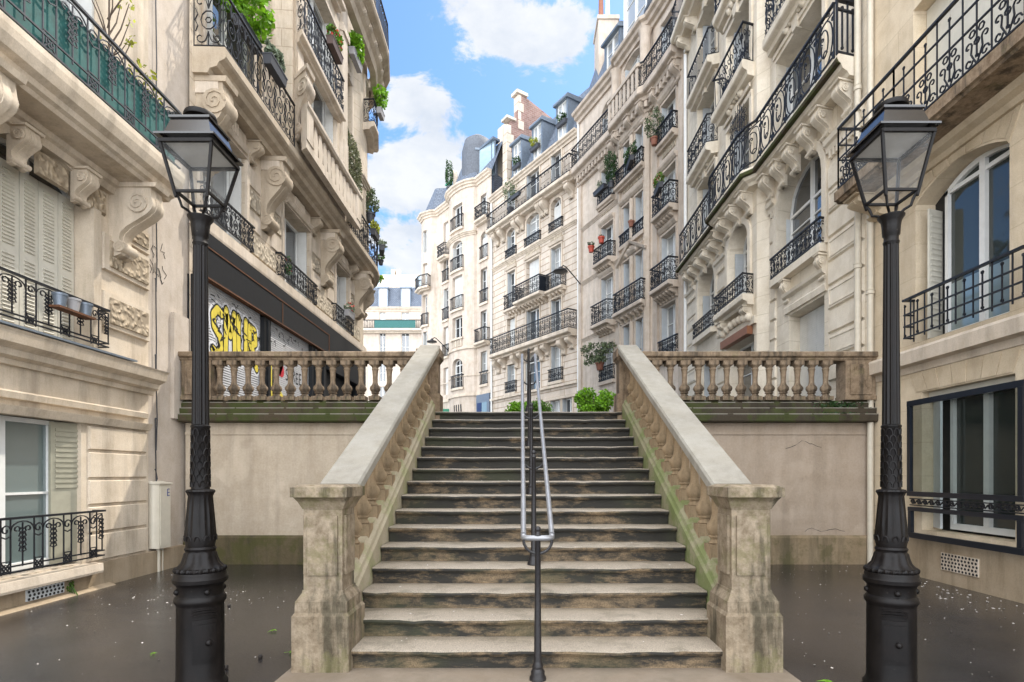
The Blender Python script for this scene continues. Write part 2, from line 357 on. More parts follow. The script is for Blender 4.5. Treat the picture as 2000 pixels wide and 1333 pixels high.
def risermat():
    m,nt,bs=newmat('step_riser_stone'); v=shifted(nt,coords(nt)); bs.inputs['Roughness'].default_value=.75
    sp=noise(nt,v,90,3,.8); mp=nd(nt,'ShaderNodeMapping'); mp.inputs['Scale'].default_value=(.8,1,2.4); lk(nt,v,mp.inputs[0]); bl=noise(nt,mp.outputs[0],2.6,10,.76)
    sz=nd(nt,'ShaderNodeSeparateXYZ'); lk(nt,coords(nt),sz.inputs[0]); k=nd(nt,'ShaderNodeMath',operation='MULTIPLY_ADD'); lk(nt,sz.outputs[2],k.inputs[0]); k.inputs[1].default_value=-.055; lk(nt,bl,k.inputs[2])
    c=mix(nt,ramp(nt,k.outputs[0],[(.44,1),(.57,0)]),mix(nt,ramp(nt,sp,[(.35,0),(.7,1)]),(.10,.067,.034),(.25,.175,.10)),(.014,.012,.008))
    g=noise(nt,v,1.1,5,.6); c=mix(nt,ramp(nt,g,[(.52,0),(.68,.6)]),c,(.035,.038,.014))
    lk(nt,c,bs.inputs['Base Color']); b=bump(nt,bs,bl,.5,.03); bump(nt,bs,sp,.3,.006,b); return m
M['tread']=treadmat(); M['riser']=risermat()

# ------------------------------------------------------------------ facade pieces
def wall(B,name,P,u0,u1,z0,z1,ops,mat,v=0,depth=.3,top=True,label=None):
    """ashlar sheet along P with real openings and reveals; ops=(uL,uR,zb,zt,rise[,round])"""
    mb=MB()
    us=set(P.cuts(u0,u1)); zs={z0,z1}
    for o in ops: us|={o[0],o[1]}; us|=set(P.cuts(o[0],o[1])); zs|={max(o[2],z0),min(o[3],z1)}
    us=sorted(us); zs=sorted(zs)
    def inside(u,z): return any(o[0]<u<o[1] and o[2]<z<o[3] for o in ops)
    def q(a,b,c,d):
        pts=[P.at(*a),P.at(*b),P.at(*c),P.at(*d)]; mb.face(pts,[(x[0],x[2]) for x in (a,b,c,d)])
    for a,b in zip(us,us[1:]):
        if b-a<1e-5: continue
        for c,d in zip(zs,zs[1:]):
            if d-c<1e-5 or inside((a+b)/2,(c+d)/2): continue
            q((a,v,c),(b,v,c),(b,v,d),(a,v,d))
    for o in ops:
        l,r,b,t=o[:4]; rise=o[4] if len(o)>4 else 0; w=v-depth
        sp=t-rise
        q((l,v,b),(l,w,b),(l,w,sp),(l,v,sp)); q((r,w,b),(r,v,b),(r,v,sp),(r,w,sp))
        cu=P.cuts(l,r)
        for x,y in zip(cu,cu[1:]): q((x,w,b),(x,v,b),(y,v,b),(y,w,b))
        if rise<=0:
            for x,y in zip(cu,cu[1:]): q((x,v,t),(x,w,t),(y,w,t),(y,v,t))
        else:
            n=14; c=(l+r)/2; hw=(r-l)/2; rnd=rise>.3*hw
            def az(u):
                k=min(abs((u-c)/hw),1); return sp+rise*(math.sqrt(max(0,1-k*k)) if rnd else 1-k*k)
            for i in range(n):
                x=c-hw*cos(PI*i/n); y=c-hw*cos(PI*(i+1)/n)
                q((x,v,az(x)),(y,v,az(y)),(y,v,t),(x,v,t)); q((x,w,az(x)),(y,w,az(y)),(y,v,az(y)),(x,v,az(x)))
    mb.cm=1
    for o in ops:
        cu=P.cuts(o[0],o[1])
        for x,y in zip(cu,cu[1:]): mb.face([P.at(x,v-depth,o[2]),P.at(y,v-depth,o[2]),P.at(y,v-depth,o[3]),P.at(x,v-depth,o[3])])
    return mb.build(name,[mat,M['dark']],B,label=label)
_wc={}
def winmeshes(w,h,rise,kind,cols,rows,fm,gm,sm):
    key=(round(w,2),round(h,2),round(rise,2),kind,cols,rows,fm,gm,sm)
    if key in _wc: return _wc[key]
    hw=w/2; sp=h-rise; fr=MB(); pn=MB(); sh=[]
    def az(x): return sp+(rise*(math.sqrt(max(0,1-(x/hw)**2)) if rise>.3*hw else 1-(x/hw)**2) if rise>0 else 0)
    # dark glazing plane
    n=12 if rise>0 else 1
    xs=[-hw+w*i/n for i in range(n+1)]
    for a,b in zip(xs,xs[1:]): pn.face([(a,-.012,0),(b,-.012,0),(b,-.012,az(b)+.02),(a,-.012,az(a)+.02)])
    t=.055
    fr.box(-hw,-hw+t,-.05,.04,0,az(-hw+t)); fr.box(hw-t,hw,-.05,.04,0,az(hw-t)); fr.box(-hw+t,hw-t,-.05,.04,0,t+.03)
    if rise>0:
        for a,b in zip(xs,xs[1:]): fr.rings([[(x,-.05,az(x)-t),(x,.04,az(x)-t),(x,.04,az(x)+.02),(x,-.05,az(x)+.02)] for x in (a,b)])
        fr.box(-hw+t,hw-t,-.045,.03,sp-.03,sp+.03)
    else: fr.box(-hw+t,hw-t,-.05,.04,h-t,h)
    if cols>1:
        for i in range(1,cols):
            x=-hw+w*i/cols; k=.045 if i*2==cols or cols%2 else .03
            fr.box(x-k,x+k,-.045,.045,t+.03,az(x)-t*.5)
    for i in range(1,rows):
        z=sp*i/rows; fr.box(-hw+t,hw-t,-.04,.02,z-.014,z+.014)
    if kind in('open','half'):       # shutters folded back against the reveal
        for sx in (-1,1):
            s_=MB(); x0=sx*(hw-.012); x1=sx*(hw-.05)
            s_.box(min(x0,x1),max(x0,x1),.05,.27,.02,sp-.02); sh.append(s_)
    if kind=='closed':
        k=4; ww=(w-.02)/k
        for i in range(k):
            s_=MB(); s_.box(-hw+.01+i*ww+.006,-hw+.01+(i+1)*ww-.006,.05,.085,.02,sp-.02); sh.append(s_)
    def mk(mb,nm,m):
        me=bpy.data.meshes.new(nm); me.from_pydata(mb.v,[],mb.f); me.materials.append(M[m]); return me
    _wc[key]=(mk(fr,'window',fm),mk(pn,'pane',gm),[mk(s_,'shutter',sm) for s_ in sh]); return _wc[key]
def window(B,P,u0,u1,z0,z1,rise=0,kind='open',cols=2,rows=3,v=-.27,fm='white',gm=None,sm='louv_w'):
    if gm is None: gm=random.choice(['glass','glass','curtain'])
    a=Vector(P.at(u0,v,z0)); b=Vector(P.at(u1,v,z0)); c=(a+b)/2; n=Vector((b-a).xy.normalized())
    nn=P.n[P.seg((u0+u1)/2)]; rot=math.atan2(-nn.x,nn.y)
    if len(P.cuts(u0,u1))>2:
        d=(b-a).normalized(); o=Vector((d.y,-d.x,0))*P.side; rot=math.atan2(-o.x,o.y)
    f,p,sh=winmeshes((b-a).length,z1-z0,rise,kind,cols,rows,fm,gm,sm)
    o=link('window',f,B,tuple(c),rot); sub('pane',p,o)
    for s_ in sh: sub('shutter',s_,o)
    return o
# -------- ironwork art: lists of polylines in a panel (w,h)
def sp(cx,cy,r0,r1,a0,a1,n=9,ky=1.0): return [(cx+(r0+(r1-r0)*i/n)*cos(a0+(a1-a0)*i/n),cy+ky*(r0+(r1-r0)*i/n)*sin(a0+(a1-a0)*i/n)) for i in range(n+1)]
def art_scroll(w,h):
    m=min(w,h*.5); A=[[(0,.06),(0,h)]]
    A.append(sp(.5*w,.5*h,.26*m,.26*m,0,2*PI,10,1.25)); A.append(sp(.5*w,.5*h,.1*m,.1*m,0,2*PI,6))
    for sx in (-1,1):
        for sy in (-1,1):
            cx=.5*w+sx*.27*w; cy=.5*h+sy*.31*h
            A.append([(.5*w,.5*h+sy*.2*h)]+sp(cx,cy,.21*m,.05*m,(PI if sx>0 else 0),(PI if sx>0 else 0)+sx*sy*-1*1.75*PI,9))
            A.append([(.5*w+sx*.46*w,.5*h),(.5*w+sx*.36*w,.5*h+sy*.1*h),(.5*w+sx*.44*w,.5*h+sy*.2*h)])
    A.append([(.5*w,.7*h),(.5*w,h)]); A.append([(.5*w,.06),(.5*w,.3*h)])
    return A
def art_C(w,h):
    A=[[(0,0),(0,h)]]; k=.46*h/(.43*w)
    A.append(sp(.5*w,.45*h,.43*w,.43*w,0,2*PI,18,.42*h/(.43*w)))
    A.append(sp(.55*w,.45*h,.30*w,.12*w,.35*PI,2.15*PI,14,.33*h/(.30*w)))
    A.append(sp(.62*w,.6*h,.12*w,.02*w,-.5*PI,1.6*PI,9)); A.append(sp(.5*w,.28*h,.14*w,.03*w,PI,-.8*PI,9))
    A.append([(0,.86*h),(w,.86*h)])
    A.append(sp(.3*w,.93*h,.06*h,.015*h,0,1.7*PI,7)); A.append(sp(.7*w,.93*h,.06*h,.015*h,PI,-.7*PI,7))
    for x in (.07,.93): A.append(sp(x*w,.12*h,.055*w,.055*w,0,2*PI,6)); A.append(sp(x*w,.76*h,.055*w,.055*w,0,2*PI,6))
    return A
def art_wheat(w,h):
    b=.28*w; A=[[(0,.05),(0,h)],[(b,.05),(b,h)]]
    A+= [[(0,.06*h),(b,.26*h)],[(b,.06*h),(0,.26*h)],sp(b/2,.16*h,.06*h,.06*h,0,2*PI,7),[(0,.27*h),(b,.27*h)]]
    c=(b+w)/2; r=(w-b)/2
    A.append([(c+r*cos(PI*i/8),.78*h+.16*h*sin(PI*i/8)) for i in range(9)])
    A.append(sp(c-.5*r,.8*h,.3*r,.08*r,0,1.6*PI,7)); A.append(sp(c+.5*r,.8*h,.3*r,.08*r,PI,-.6*PI,7))
    A.append([(c,.92*h),(c,.16*h)])
    for i in range(5):
        y=(.8-.085*i)*h
        A.append([(c,y),(c-.2*r,y+.03*h),(c-.3*r,y-.03*h),(c,y-.05*h)]); A.append([(c,y),(c+.2*r,y+.03*h),(c+.3*r,y-.03*h),(c,y-.05*h)])
    A.append(sp(b/2,.8*h,.10*h,.02*h,0,2.2*PI,9)); A.append([(0,.7*h),(b/2,.66*h),(b,.7*h)])
    return A
def art_grid(w,h):
    A=[[(0,0),(0,h)],[(.5*w,.14*h),(.5*w,.86*h)]]
    for y in (.14,.86): A.append(sp(.5*w,y*h,.018,.018,0,2*PI,5))
    return A
def art_gridflower(w,h):
    A=art_grid(w,h)
    for sx in (-1,1):
        A.append([(.5*w,.04*h),(.5*w+sx*.2*w,.2*h)]+sp(.5*w+sx*.3*w,.3*h,.13*w,.03*w,PI if sx>0 else 0,(PI if sx>0 else 0)-sx*1.7*PI,8))
        A.append(sp(.5*w+sx*.28*w,.12*h,.15*w,.05*w,0,2*PI*sx,8)); A.append(sp(.5*w+sx*.16*w,.42*h,.1*w,.1*w,0,2*PI,6))
    A.append(sp(.5*w,.3*h,.09*w,.09*w,0,2*PI,7))
    return A
def art_bars(w,h):
    return [[(0,.05),(0,h)],[(.33*w,.05),(.33*w,.8*h)],[(.67*w,.05),(.67*w,.8*h)],sp(.5*w,.88*h,.16*w,.16*w,0,2*PI,7),sp(.5*w,.16*h,.2*w,.2*w,0,2*PI,6)]
ART={'scroll':(art_scroll,.42),'C':(art_C,.62),'wheat':(art_wheat,.52),'grid':(art_grid,.34),'gridflower':(art_gridflower,.62),'bars':(art_bars,.34)}
def railing(part,pts,z0,h,style,r=.011,name='railing',pw=None,mat='iron',belly=0,mids=()):
    """iron guard along the plan polyline pts"""
    P=Path(pts,1); art,w0=ART[style]; w0=pw or w0; n=max(1,round(P.L/w0)); w=P.L/n; mb=MB()
    k=r*1.5
    mb.sweep(P,[(-k*1.4,h+z0-k),(k*1.4,h+z0-k),(k*1.4,h+z0+k),(-k*1.4,h+z0+k)],0,P.L)
    for zz in (.05,)+tuple(m*h for m in mids): mb.sweep(P,[(-r,z0+zz-r),(r,z0+zz-r),(r,z0+zz+r),(-r,z0+zz+r)],0,P.L)
    A=art(w,h)
    for i in range(n):
        for L in A: mb.tube([P.at(min(max(i*w+x,0),P.L),(belly*sin(PI*min(max(y/h,0),1))**1 if belly else 0),z0+y) for x,y in L],r,4)
    mb.tube([P.at(P.L,0,z0),P.at(P.L,0,z0+h)],r*1.3,4); mb.tube([P.at(0,0,z0),P.at(0,0,z0+h)],r*1.3,4)
    return mb.build(name,M[mat],part)
def console(part,P,u,w,zt,zb,d,mat,vol=True,name='console'):
    h=zt-zb; mb=MB()
    pr=[(0,zt-.06*h),(.93*d,zt-.06*h),(.96*d,zt-.2*h)]
    for i in range(9):
        t=i/8; pr.append((d*(.96-.70*t+.17*sin(2*PI*t)),zt-.2*h-.62*h*t))
    pr+=[(.34*d,zt-.88*h),(.26*d,zt-.97*h),(.12*d,zb),(0,zb)]
    mb.rings([[P.at(uu,v,z) for v,z in pr] for uu in (u-w/2,u+w/2)])
    mb.rings([[P.at(uu,v,z) for v,z in [(0,zt-.06*h),(d*1.06,zt-.06*h),(d*1.1,zt),(0,zt)]] for uu in (u-w/2-.03,u+w/2+.03)])
    mid=[(v+.012*(1 if 1<i<12 else 0),z) for i,(v,z) in enumerate(pr)]
    mb.rings([[P.at(uu,v,z) for v,z in mid] for uu in (u-w*.18,u+w*.18)])
    if vol:
        for (cv,cz,rr) in ((.66*d,zt-.27*h,.135*h),(.25*d,zb+.13*h,.075*h)):
            mb.rings([[P.at(uu,cv+rr*cos(2*PI*j/14),cz+rr*sin(2*PI*j/14)) for j in range(14)] for uu in (u-w/2-.025,u+w/2+.025)])
            for uu in (u-w/2-.03,u+w/2+.03):
                mb.tube([P.at(uu,cv+(rr*.9*(1-i/16))*cos(i*.75),cz+(rr*.9*(1-i/16))*sin(i*.75)) for i in range(15)],rr*.09,4)
    return mb.build(name,M[mat],part,smooth=True)
def surround(B,P,l,r,b,t,rise,mat,w=.13,d=.05,key=True,name='window_surround'):
    mb=MB(); s_=t-rise
    mb.pbox(P,l-w,l-.003,0,d,b,s_); mb.pbox(P,r+.003,r+w,0,d,b,s_)
    if rise<=0: mb.pbox(P,l-w,r+w,0,d+.004,t+.003,t+w)
    else:
        c=(l+r)/2; hw=(r-l)/2+.003; rnd=rise>.3*hw; n=12; rs=[]
        for i in range(n+1):
            x=-cos(PI*i/n); f=(math.sqrt(max(0,1-x*x)) if rnd else 1-x*x)
            ui,zi=c+x*hw,s_+rise*f+.003; uo,zo=c+x*(hw+w),s_+(rise+w)*f
            rs.append([P.at(ui,0,zi),P.at(ui,d,zi),P.at(uo,d,zo),P.at(uo,0,zo)])
        mb.rings(rs)
    if key:
        c=(l+r)/2; mb.extv(P,[(c-.09,t-.02),(c+.09,t-.02),(c+.14,t+w+.14),(c-.14,t+w+.14)],-.02,d+.07)
    return mb.build(name,M[mat],B)
def balcony(B,P,u0,u1,z,d,th,mat,style,h=.95,r=.011,prof=True,consoles=(),cw=.22,ch=.6,v0=0,belly=0,pw=None,rm='iron',mids=(),inset=.05,ends=(True,True),name='balcony',rail=True):
    mb=MB()
    pr=[(v0,z-th*1.6),(v0+d*.55,z-th*1.6),(v0+d*.62,z-th*1.15),(v0+d*.93,z-th),(v0+d,z-th*.85),(v0+d,z-.03),(v0+d-.02,z),(v0,z)] if prof else [(v0,z-th),(v0+d,z-th),(v0+d,z),(v0,z)]
    mb.sweep(P,pr,u0,u1)
    o=mb.build(name,M[mat],B)
    if rail:
        pts=[P.at(u,v0+d-inset)[:2] for u in P.cuts(u0+inset,u1-inset,.5 if len(P.p)>2 else None)]
        if ends[0]: pts=[P.at(u0+inset,v0)[:2]]+pts
        if ends[1]: pts=pts+[P.at(u1-inset,v0)[:2]]
        railing(o,pts,z,h,style,r,pw=pw,belly=belly,mat=rm,mids=mids)
    for u in consoles: console(o,P,u,cw,z-th*1.5,z-th*1.5-ch,d*.8,mat,vol=r>.009)
    return o
def cornice(B,P,u0,u1,z,d,hh,mat,dent=0,name='cornice'):
    mb=MB(); mb.sweep(P,[(0,z-hh),(d*.25,z-hh),(d*.3,z-hh*.7),(d*.6,z-hh*.6),(d*.68,z-hh*.35),(d*.95,z-hh*.25),(d,z-hh*.08),(d,z),(0,z)],u0,u1)
    if dent:
        n=int((u1-u0)/dent)
        for i in range(n):
            a=u0+(i+.25)*dent; mb.pbox(P,a,a+dent*.5,0,d*.55,z-hh*.95,z-hh*.62)
    return mb.build(name,M[mat],B)
def mansard(B,P,u0,u1,z0,z1,back,mat='slate'):
    mb=MB()
    cu=P.cuts(u0,u1)
    for a,b in zip(cu,cu[1:]):
        sl=math.hypot(z1-z0,back)
        mb.face([P.at(a,-.05,z0),P.at(b,-.05,z0),P.at(b,-.05-back,z1),P.at(a,-.05-back,z1)],[(a,0),(b,0),(b,sl),(a,sl)])
        mb.face([P.at(a,-.05-back,z1),P.at(b,-.05-back,z1),P.at(b,-5,z1+.3),P.at(a,-5,z1+.3)],[(a,sl),(b,sl),(b,sl+4),(a,sl+4)])
    return mb.build('roof',M[mat],B)
def dormer(B,P,u,w,z0,z1,mat='zinc',wm='white'):
    mb=MB(); l,r=u-w/2,u+w/2
    mb.pbox(P,l-.12,l,-1.4,-.03,z0,z1); mb.pbox(P,r,r+.12,-1.4,-.03,z0,z1)
    mb.sweep(P,[(-1.6,z1),(.12,z1),(.14,z1+.08),(.05,z1+.22),(-1.6,z1+.3)],l-.2,r+.2)
    o=mb.build('dormer',M[mat],B)
    f,p,sh=winmeshes(w,z1-z0,0,'plain',2,3,wm,'curtain','louv_w')
    c=P.at(u,-.12,z0); q=link('dormer_window',f,o,c,P.rot(u)); sub('pane',p,q) if False else None
    pm=link('pane',p,o,c,P.rot(u)); return o
def baseof(P,u,z): return P.at(u,0,z)

# ================================================================== SETTING
g=MB(); g.face([(-60,-8,0),(60,-8,0),(60,9.7,0),(-60,9.7,0)])
struct(g.build('ground',M['asphalt'],loc=(0,3,0)))
g=MB(); g.face([(-5.6,9.62,2.556),(5.9,9.62,2.556),(5.9,20,2.7),(-5.6,20,2.7)]); g.face([(-5.6,20,2.7),(5.9,20,2.7),(30,90,4.2),(-60,90,4.2)])
struct(g.build('upper_street',M['asphalt'],loc=(0,20,2.6)))
g=MB(); g.face([(-120,90,4.2),(90,90,4.2),(200,900,5),(-300,900,5)])
struct(g.build('far_ground',M['asphalt'],loc=(0,200,4.3)))
CX=.122; NST=16; RI=.16; TR=.325; Y0=4.32
def nose(y): return RI+(RI/TR)*(y-Y0)

# ------------------------------------------------------------------ staircase
st=thing('staircase','wide straight flight of sixteen mossy worn stone steps between two balustrades','staircase',(CX,Y0,0))
g=MB(); g.box(CX-1.92,CX+1.92,3.62,4.5,-.05,.008); g.build('landing_slab',M['flag'],st)
for k in range(NST):
    g=MB(); y=Y0+TR*k; z=RI*(k+1); hw=1.535 if k>1 else 1.52
    rs=[]; pr=[(y+.035,z-.055),(y+.012,z-.05),(y,z-.03),(y+.003,z-.012),(y+.018,z),(y+TR+.07,z),(y+TR+.07,z-.055)]
    rng=random.Random(k); n=24
    for i in range(n+1):
        x=CX-hw+2*hw*i/n; j=rng.uniform(-.004,.004)-(.009*math.exp(-((i-12+(5 if i<12 else -5))/4)**2))-(rng.random()<.1)*.008
        rs.append([(x,yy+(j if q<5 else 0),zz+(j*.6 if q<5 else 0)) for q,(yy,zz) in enumerate(pr)])
    kk=len(pr); g.rings(rs)
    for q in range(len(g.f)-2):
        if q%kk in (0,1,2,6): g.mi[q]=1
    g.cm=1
    g.box(CX-hw,CX+hw,y+.036,y+TR+.06,z-RI-.02,z-.0555)
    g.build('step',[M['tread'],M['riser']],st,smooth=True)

# ------------------------------------------------------------------ turned balusters
BPROF=[(.062,.10),(.070,.115),(.060,.13),(.050,.15),(.052,.17),(.070,.185),(.070,.20),(.056,.21),(.078,.245),(.090,.285),(.090,.32),(.078,.36),(.060,.385),(.047,.42),(.042,.47),(.042,.58),(.046,.70),(.053,.77),(.060,.79),(.053,.81),(.050,.83),(.070,.87),(.084,.89)]
def baluster_me(name,h,bh=.10,bw=.092,low=0,up=0,mt='balu'):
    m=MB(); m.box(-bw,bw,-bw,bw,-low,bh*h); m.lathe([(r*1.0,z*h) for r,z in BPROF],seg=14); m.box(-bw*.92,bw*.92,-bw*.92,bw*.92,.89*h,h+up)
    me=bpy.data.meshes.new(name); me.from_pydata(m.v,[],m.f); me.materials.append(M[mt]); me.polygons.foreach_set('use_smooth',[True]*len(m.f)); me.set_sharp_from_angle(angle=.7); return me
BS=baluster_me('baluster',.70,bw=.085,low=.16,up=.06,mt='ochre'); BT=baluster_me('baluster',.665)
SL=.4815
def railz(y): return 1.44+SL*(y-4.65)
for sx,lab,cm in ((-1,'left sloping stone stair balustrade with pale curb and square newel at its foot',M['curb_l']),(1,'right sloping stone stair balustrade with bright green moss along its curb',M['curb'])):
    X=lambda a: CX+sx*a      # a = distance out from the stair axis
    bl=thing('stair_balustrade',lab,'balustrade',(X(1.64),4.4,0))
    # curb
    g=MB(); rs=[]
    for y in (4.62,9.22):
        n0=nose(y); rs.append([(X(1.545),y,n0-.5),(X(1.545),y,n0+.10),(X(1.565),y,n0+.125),(X(1.575),y,n0+.165),(X(1.60),y,n0+.185),(X(1.62),y,n0+.215),(X(1.80),y,n0+.215),(X(1.80),y,n0-1.6 if y>5 else -.0)])
    g.rings(rs); g.build('curb',cm,bl)
    g=MB(); rs=[]
    for y in (4.66,9.30):
        z=railz(y); rs.append([(X(1.475),y,z-.10),(X(1.475),y,z-.025),(X(1.49),y,z),(X(1.80),y,z),(X(1.815),y,z-.025),(X(1.815),y,z-.10),(X(1.75),y,z-.12),(X(1.74),y,z-.15),(X(1.55),y,z-.15),(X(1.54),y,z-.12)])
    g.rings(rs); g.build('handrail',M['rail_top'],bl)
    for i in range(14):
        y=4.86+i*.325; zb=nose(y)+.215; o=link('baluster',BS,bl,(X(1.69),y,zb)); zt=railz(y)-.15; o.scale=(1,1,(zt-zb)/.70)
    # lower newel
    nx=X(1.655); ny=4.465
    g=MB(); g.box(nx-.218,nx+.218,4.25,4.69,0,.435); g.frus(nx,4.47,.435,.218,.22,.46,.20,.205); g.frus(nx,4.47,.46,.20,.205,.545,.198,.202); g.frus(nx,4.47,.545,.195,.198,.60,.163,.166); g.frus(nx,4.468,.60,.16,.163,.622,.158,.16)
    for v in g.v: pass
    nw=g.build('newel_plinth',M['newel'],bl)
    g=MB(); g.box(nx-.15,nx+.15,4.315,4.615,.62,1.27)
    for a,b,c,d in ((nx-.115,nx+.115,4.297,4.318),): g.box(a,b,c,d,.74,1.20)
    g.box(nx-.168,nx-.148,4.355,4.575,.74,1.20); g.box(nx+.148,nx+.168,4.355,4.575,.74,1.20)
    g.build('newel_shaft',M['newel'],bl)
    g=MB(); g.frus(nx,ny,1.25,.155,.155,1.31,.185,.185); g.frus(nx,ny,1.31,.185,.185,1.345,.205,.22); g.box(nx-.215,nx+.215,4.215,4.70,1.345,1.42); g.frus(nx,4.46,1.42,.205,.235,1.44,.16,.19)
    g.build('newel_cap',M['rail_top'] if False else M['newel'],bl)
    # upper newel at the head of the flight
    g=MB(); ux=X(1.66); g.box(ux-.19,ux+.19,9.22,9.62,2.30,2.86); g.box(ux-.15,ux+.15,9.26,9.58,2.86,3.44); g.frus(ux,9.42,3.40,.15,.16,3.47,.19,.2); g.box(ux-.2,ux+.2,9.21,9.63,3.47,3.60)
    g.build('upper_newel',M['balu'],bl)

# ------------------------------------------------------------------ terrace retaining walls and balustrades
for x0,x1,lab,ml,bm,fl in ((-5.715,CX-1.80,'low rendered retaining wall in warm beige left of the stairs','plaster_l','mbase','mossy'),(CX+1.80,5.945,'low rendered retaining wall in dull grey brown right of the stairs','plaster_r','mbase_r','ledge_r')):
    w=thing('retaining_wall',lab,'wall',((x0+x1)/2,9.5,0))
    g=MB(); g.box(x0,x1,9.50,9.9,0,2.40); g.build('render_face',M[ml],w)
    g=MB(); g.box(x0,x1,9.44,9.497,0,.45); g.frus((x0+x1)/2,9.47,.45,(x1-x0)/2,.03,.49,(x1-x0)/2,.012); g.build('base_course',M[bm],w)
    g=MB(); g.box(x0,x1,9.48,9.499,2.20,2.24); g.build('string_course',M[ml],w)
    rr=random.Random(int(x0*10)+7)
    for k in range(2):
        g=MB(); cx=rr.uniform(x0+.5,x1-.3); cz=rr.choice([rr.uniform(.5,.75),rr.uniform(1.6,2.15)]); pts=[(cx,cz)]
        for i in range(9): pts.append((pts[-1][0]+rr.uniform(.03,.12),pts[-1][1]+rr.uniform(-.05,.045)))
        for (a,b),(c_,d_) in zip(pts,pts[1:]):
            if max(a,c_)<x1-.05: h_=rr.uniform(.0015,.005); g.face([(a,9.4975,b-h_),(c_,9.4975,d_-h_),(c_,9.4975,d_+h_),(a,9.4975,b+h_)])
        if g.f: g.build('plaster_crack',M['dark'],w)
    tb=thing('terrace_balustrade','terrace balustrade on a '+('bright mossy ledge left' if x0<-3 else 'dark mossy ledge right')+' of the stair head','balustrade',((x0+x1)/2,9.45,2.4))
    g=MB(); P=Path([(x0,9.45),(x1,9.45)],1)
    # P normal: travelling +x, side 1 -> (dy,-dx)=(0,-1): towards the camera
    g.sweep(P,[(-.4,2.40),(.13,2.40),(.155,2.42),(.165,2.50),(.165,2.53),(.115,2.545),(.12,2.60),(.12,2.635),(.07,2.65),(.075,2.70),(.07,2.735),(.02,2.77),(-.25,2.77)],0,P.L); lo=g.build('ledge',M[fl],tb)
    for zz,vv in ((2.532,.167),(2.637,.122),(2.737,.073)):  # thin broken strips of paler stone along the tier edges
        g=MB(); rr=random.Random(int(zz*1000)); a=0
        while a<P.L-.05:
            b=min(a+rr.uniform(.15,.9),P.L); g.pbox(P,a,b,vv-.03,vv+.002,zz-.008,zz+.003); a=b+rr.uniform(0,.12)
        g.build('pale_arris',M['rail_top'],lo)
    g=MB(); g.sweep(P,[(-.2,3.43),(.10,3.43),(.115,3.45),(.115,3.475),(.15,3.49),(.16,3.50),(.16,3.56),(.145,3.575),(-.2,3.575)],0,P.L); g.build('coping',M['balu'],tb)
    n=15
    for i in range(n):
        x=(-5.09+.2385*i) if x0<-3 else (CX+1.86+.2*0+.2385*i+.06)
        if x0<-3 and x>CX-1.9: continue
        if x0>0 and x>5.36: continue
        o=link('baluster',BT,tb,(x,9.43,2.77)); o.rotation_euler[2]=0
    g=MB(); px=(x0+.28,) if x0<0 else (x1-.27,)
    for q in px: g.box(q-.25,q+.25,9.33,9.62,2.771,3.43); g.box(q-.18,q+.18,9.31,9.329,2.86,3.36); g.box(q-.26,q+.26,9.32,9.63,2.772,2.84)
    g.build('end_pier',M['balu'],tb)

# ------------------------------------------------------------------ central handrail
hr=thing('stair_handrail','double steel tube handrail on black posts up the middle of the steps','handrail',(CX,4.1,0))
HS=.477
pts=[]
y0,y1=4.10,9.25; hz=lambda y:1.05+HS*(y-4.10)
for s_ in (-1,1):
    g=MB(); g.tube([(CX+s_*.105,y0+.05,hz(y0+.05)),(CX+s_*.105,y1,hz(y1))],.021,10,caps=True); g.build('grab_rail',M['steel'],hr,smooth=True)
g=MB(); g.tube([(CX-.105,y0+.06,hz(y0)+.02)]+[(CX+.105*cos(a),y0+.05-.05*sin(a)*1,hz(y0)) for a in [PI-PI*i/8 for i in range(9)]]+[(CX+.105,y0+.06,hz(y0)+.02)],.021,10); g.build('rail_loop',M['steel'],hr,smooth=True)
for y,zb,tp in ((4.11,.008,1.12),(5.45,.64,1.74),(6.75,1.28,2.37),(8.05,1.92,3.0),(9.27,2.56,3.60)):
    g=MB(); h=tp-zb
    g.lathe([(.062,0),(.062,.02),(.05,.04),(.052,.06),(.038,.085),(.042,.10),(.030,.125),(.028,.14),(.024,.5*h),(.020,h-.06),(.026,h-.05),(.020,h-.035),(.016,h-.02)],CX,y,zb,14); g.ball((CX,y,tp-.005),.024,10)
    po=g.build('post',M['post'],hr,smooth=True)
    g=MB(); zz=hz(y)-.02; g.tube([(CX+.105*cos(PI+PI*i/10),y,zz+.10*sin(PI+PI*i/10)) for i in range(11)],.011,8); g.build('cradle',M['post'],po,smooth=True)

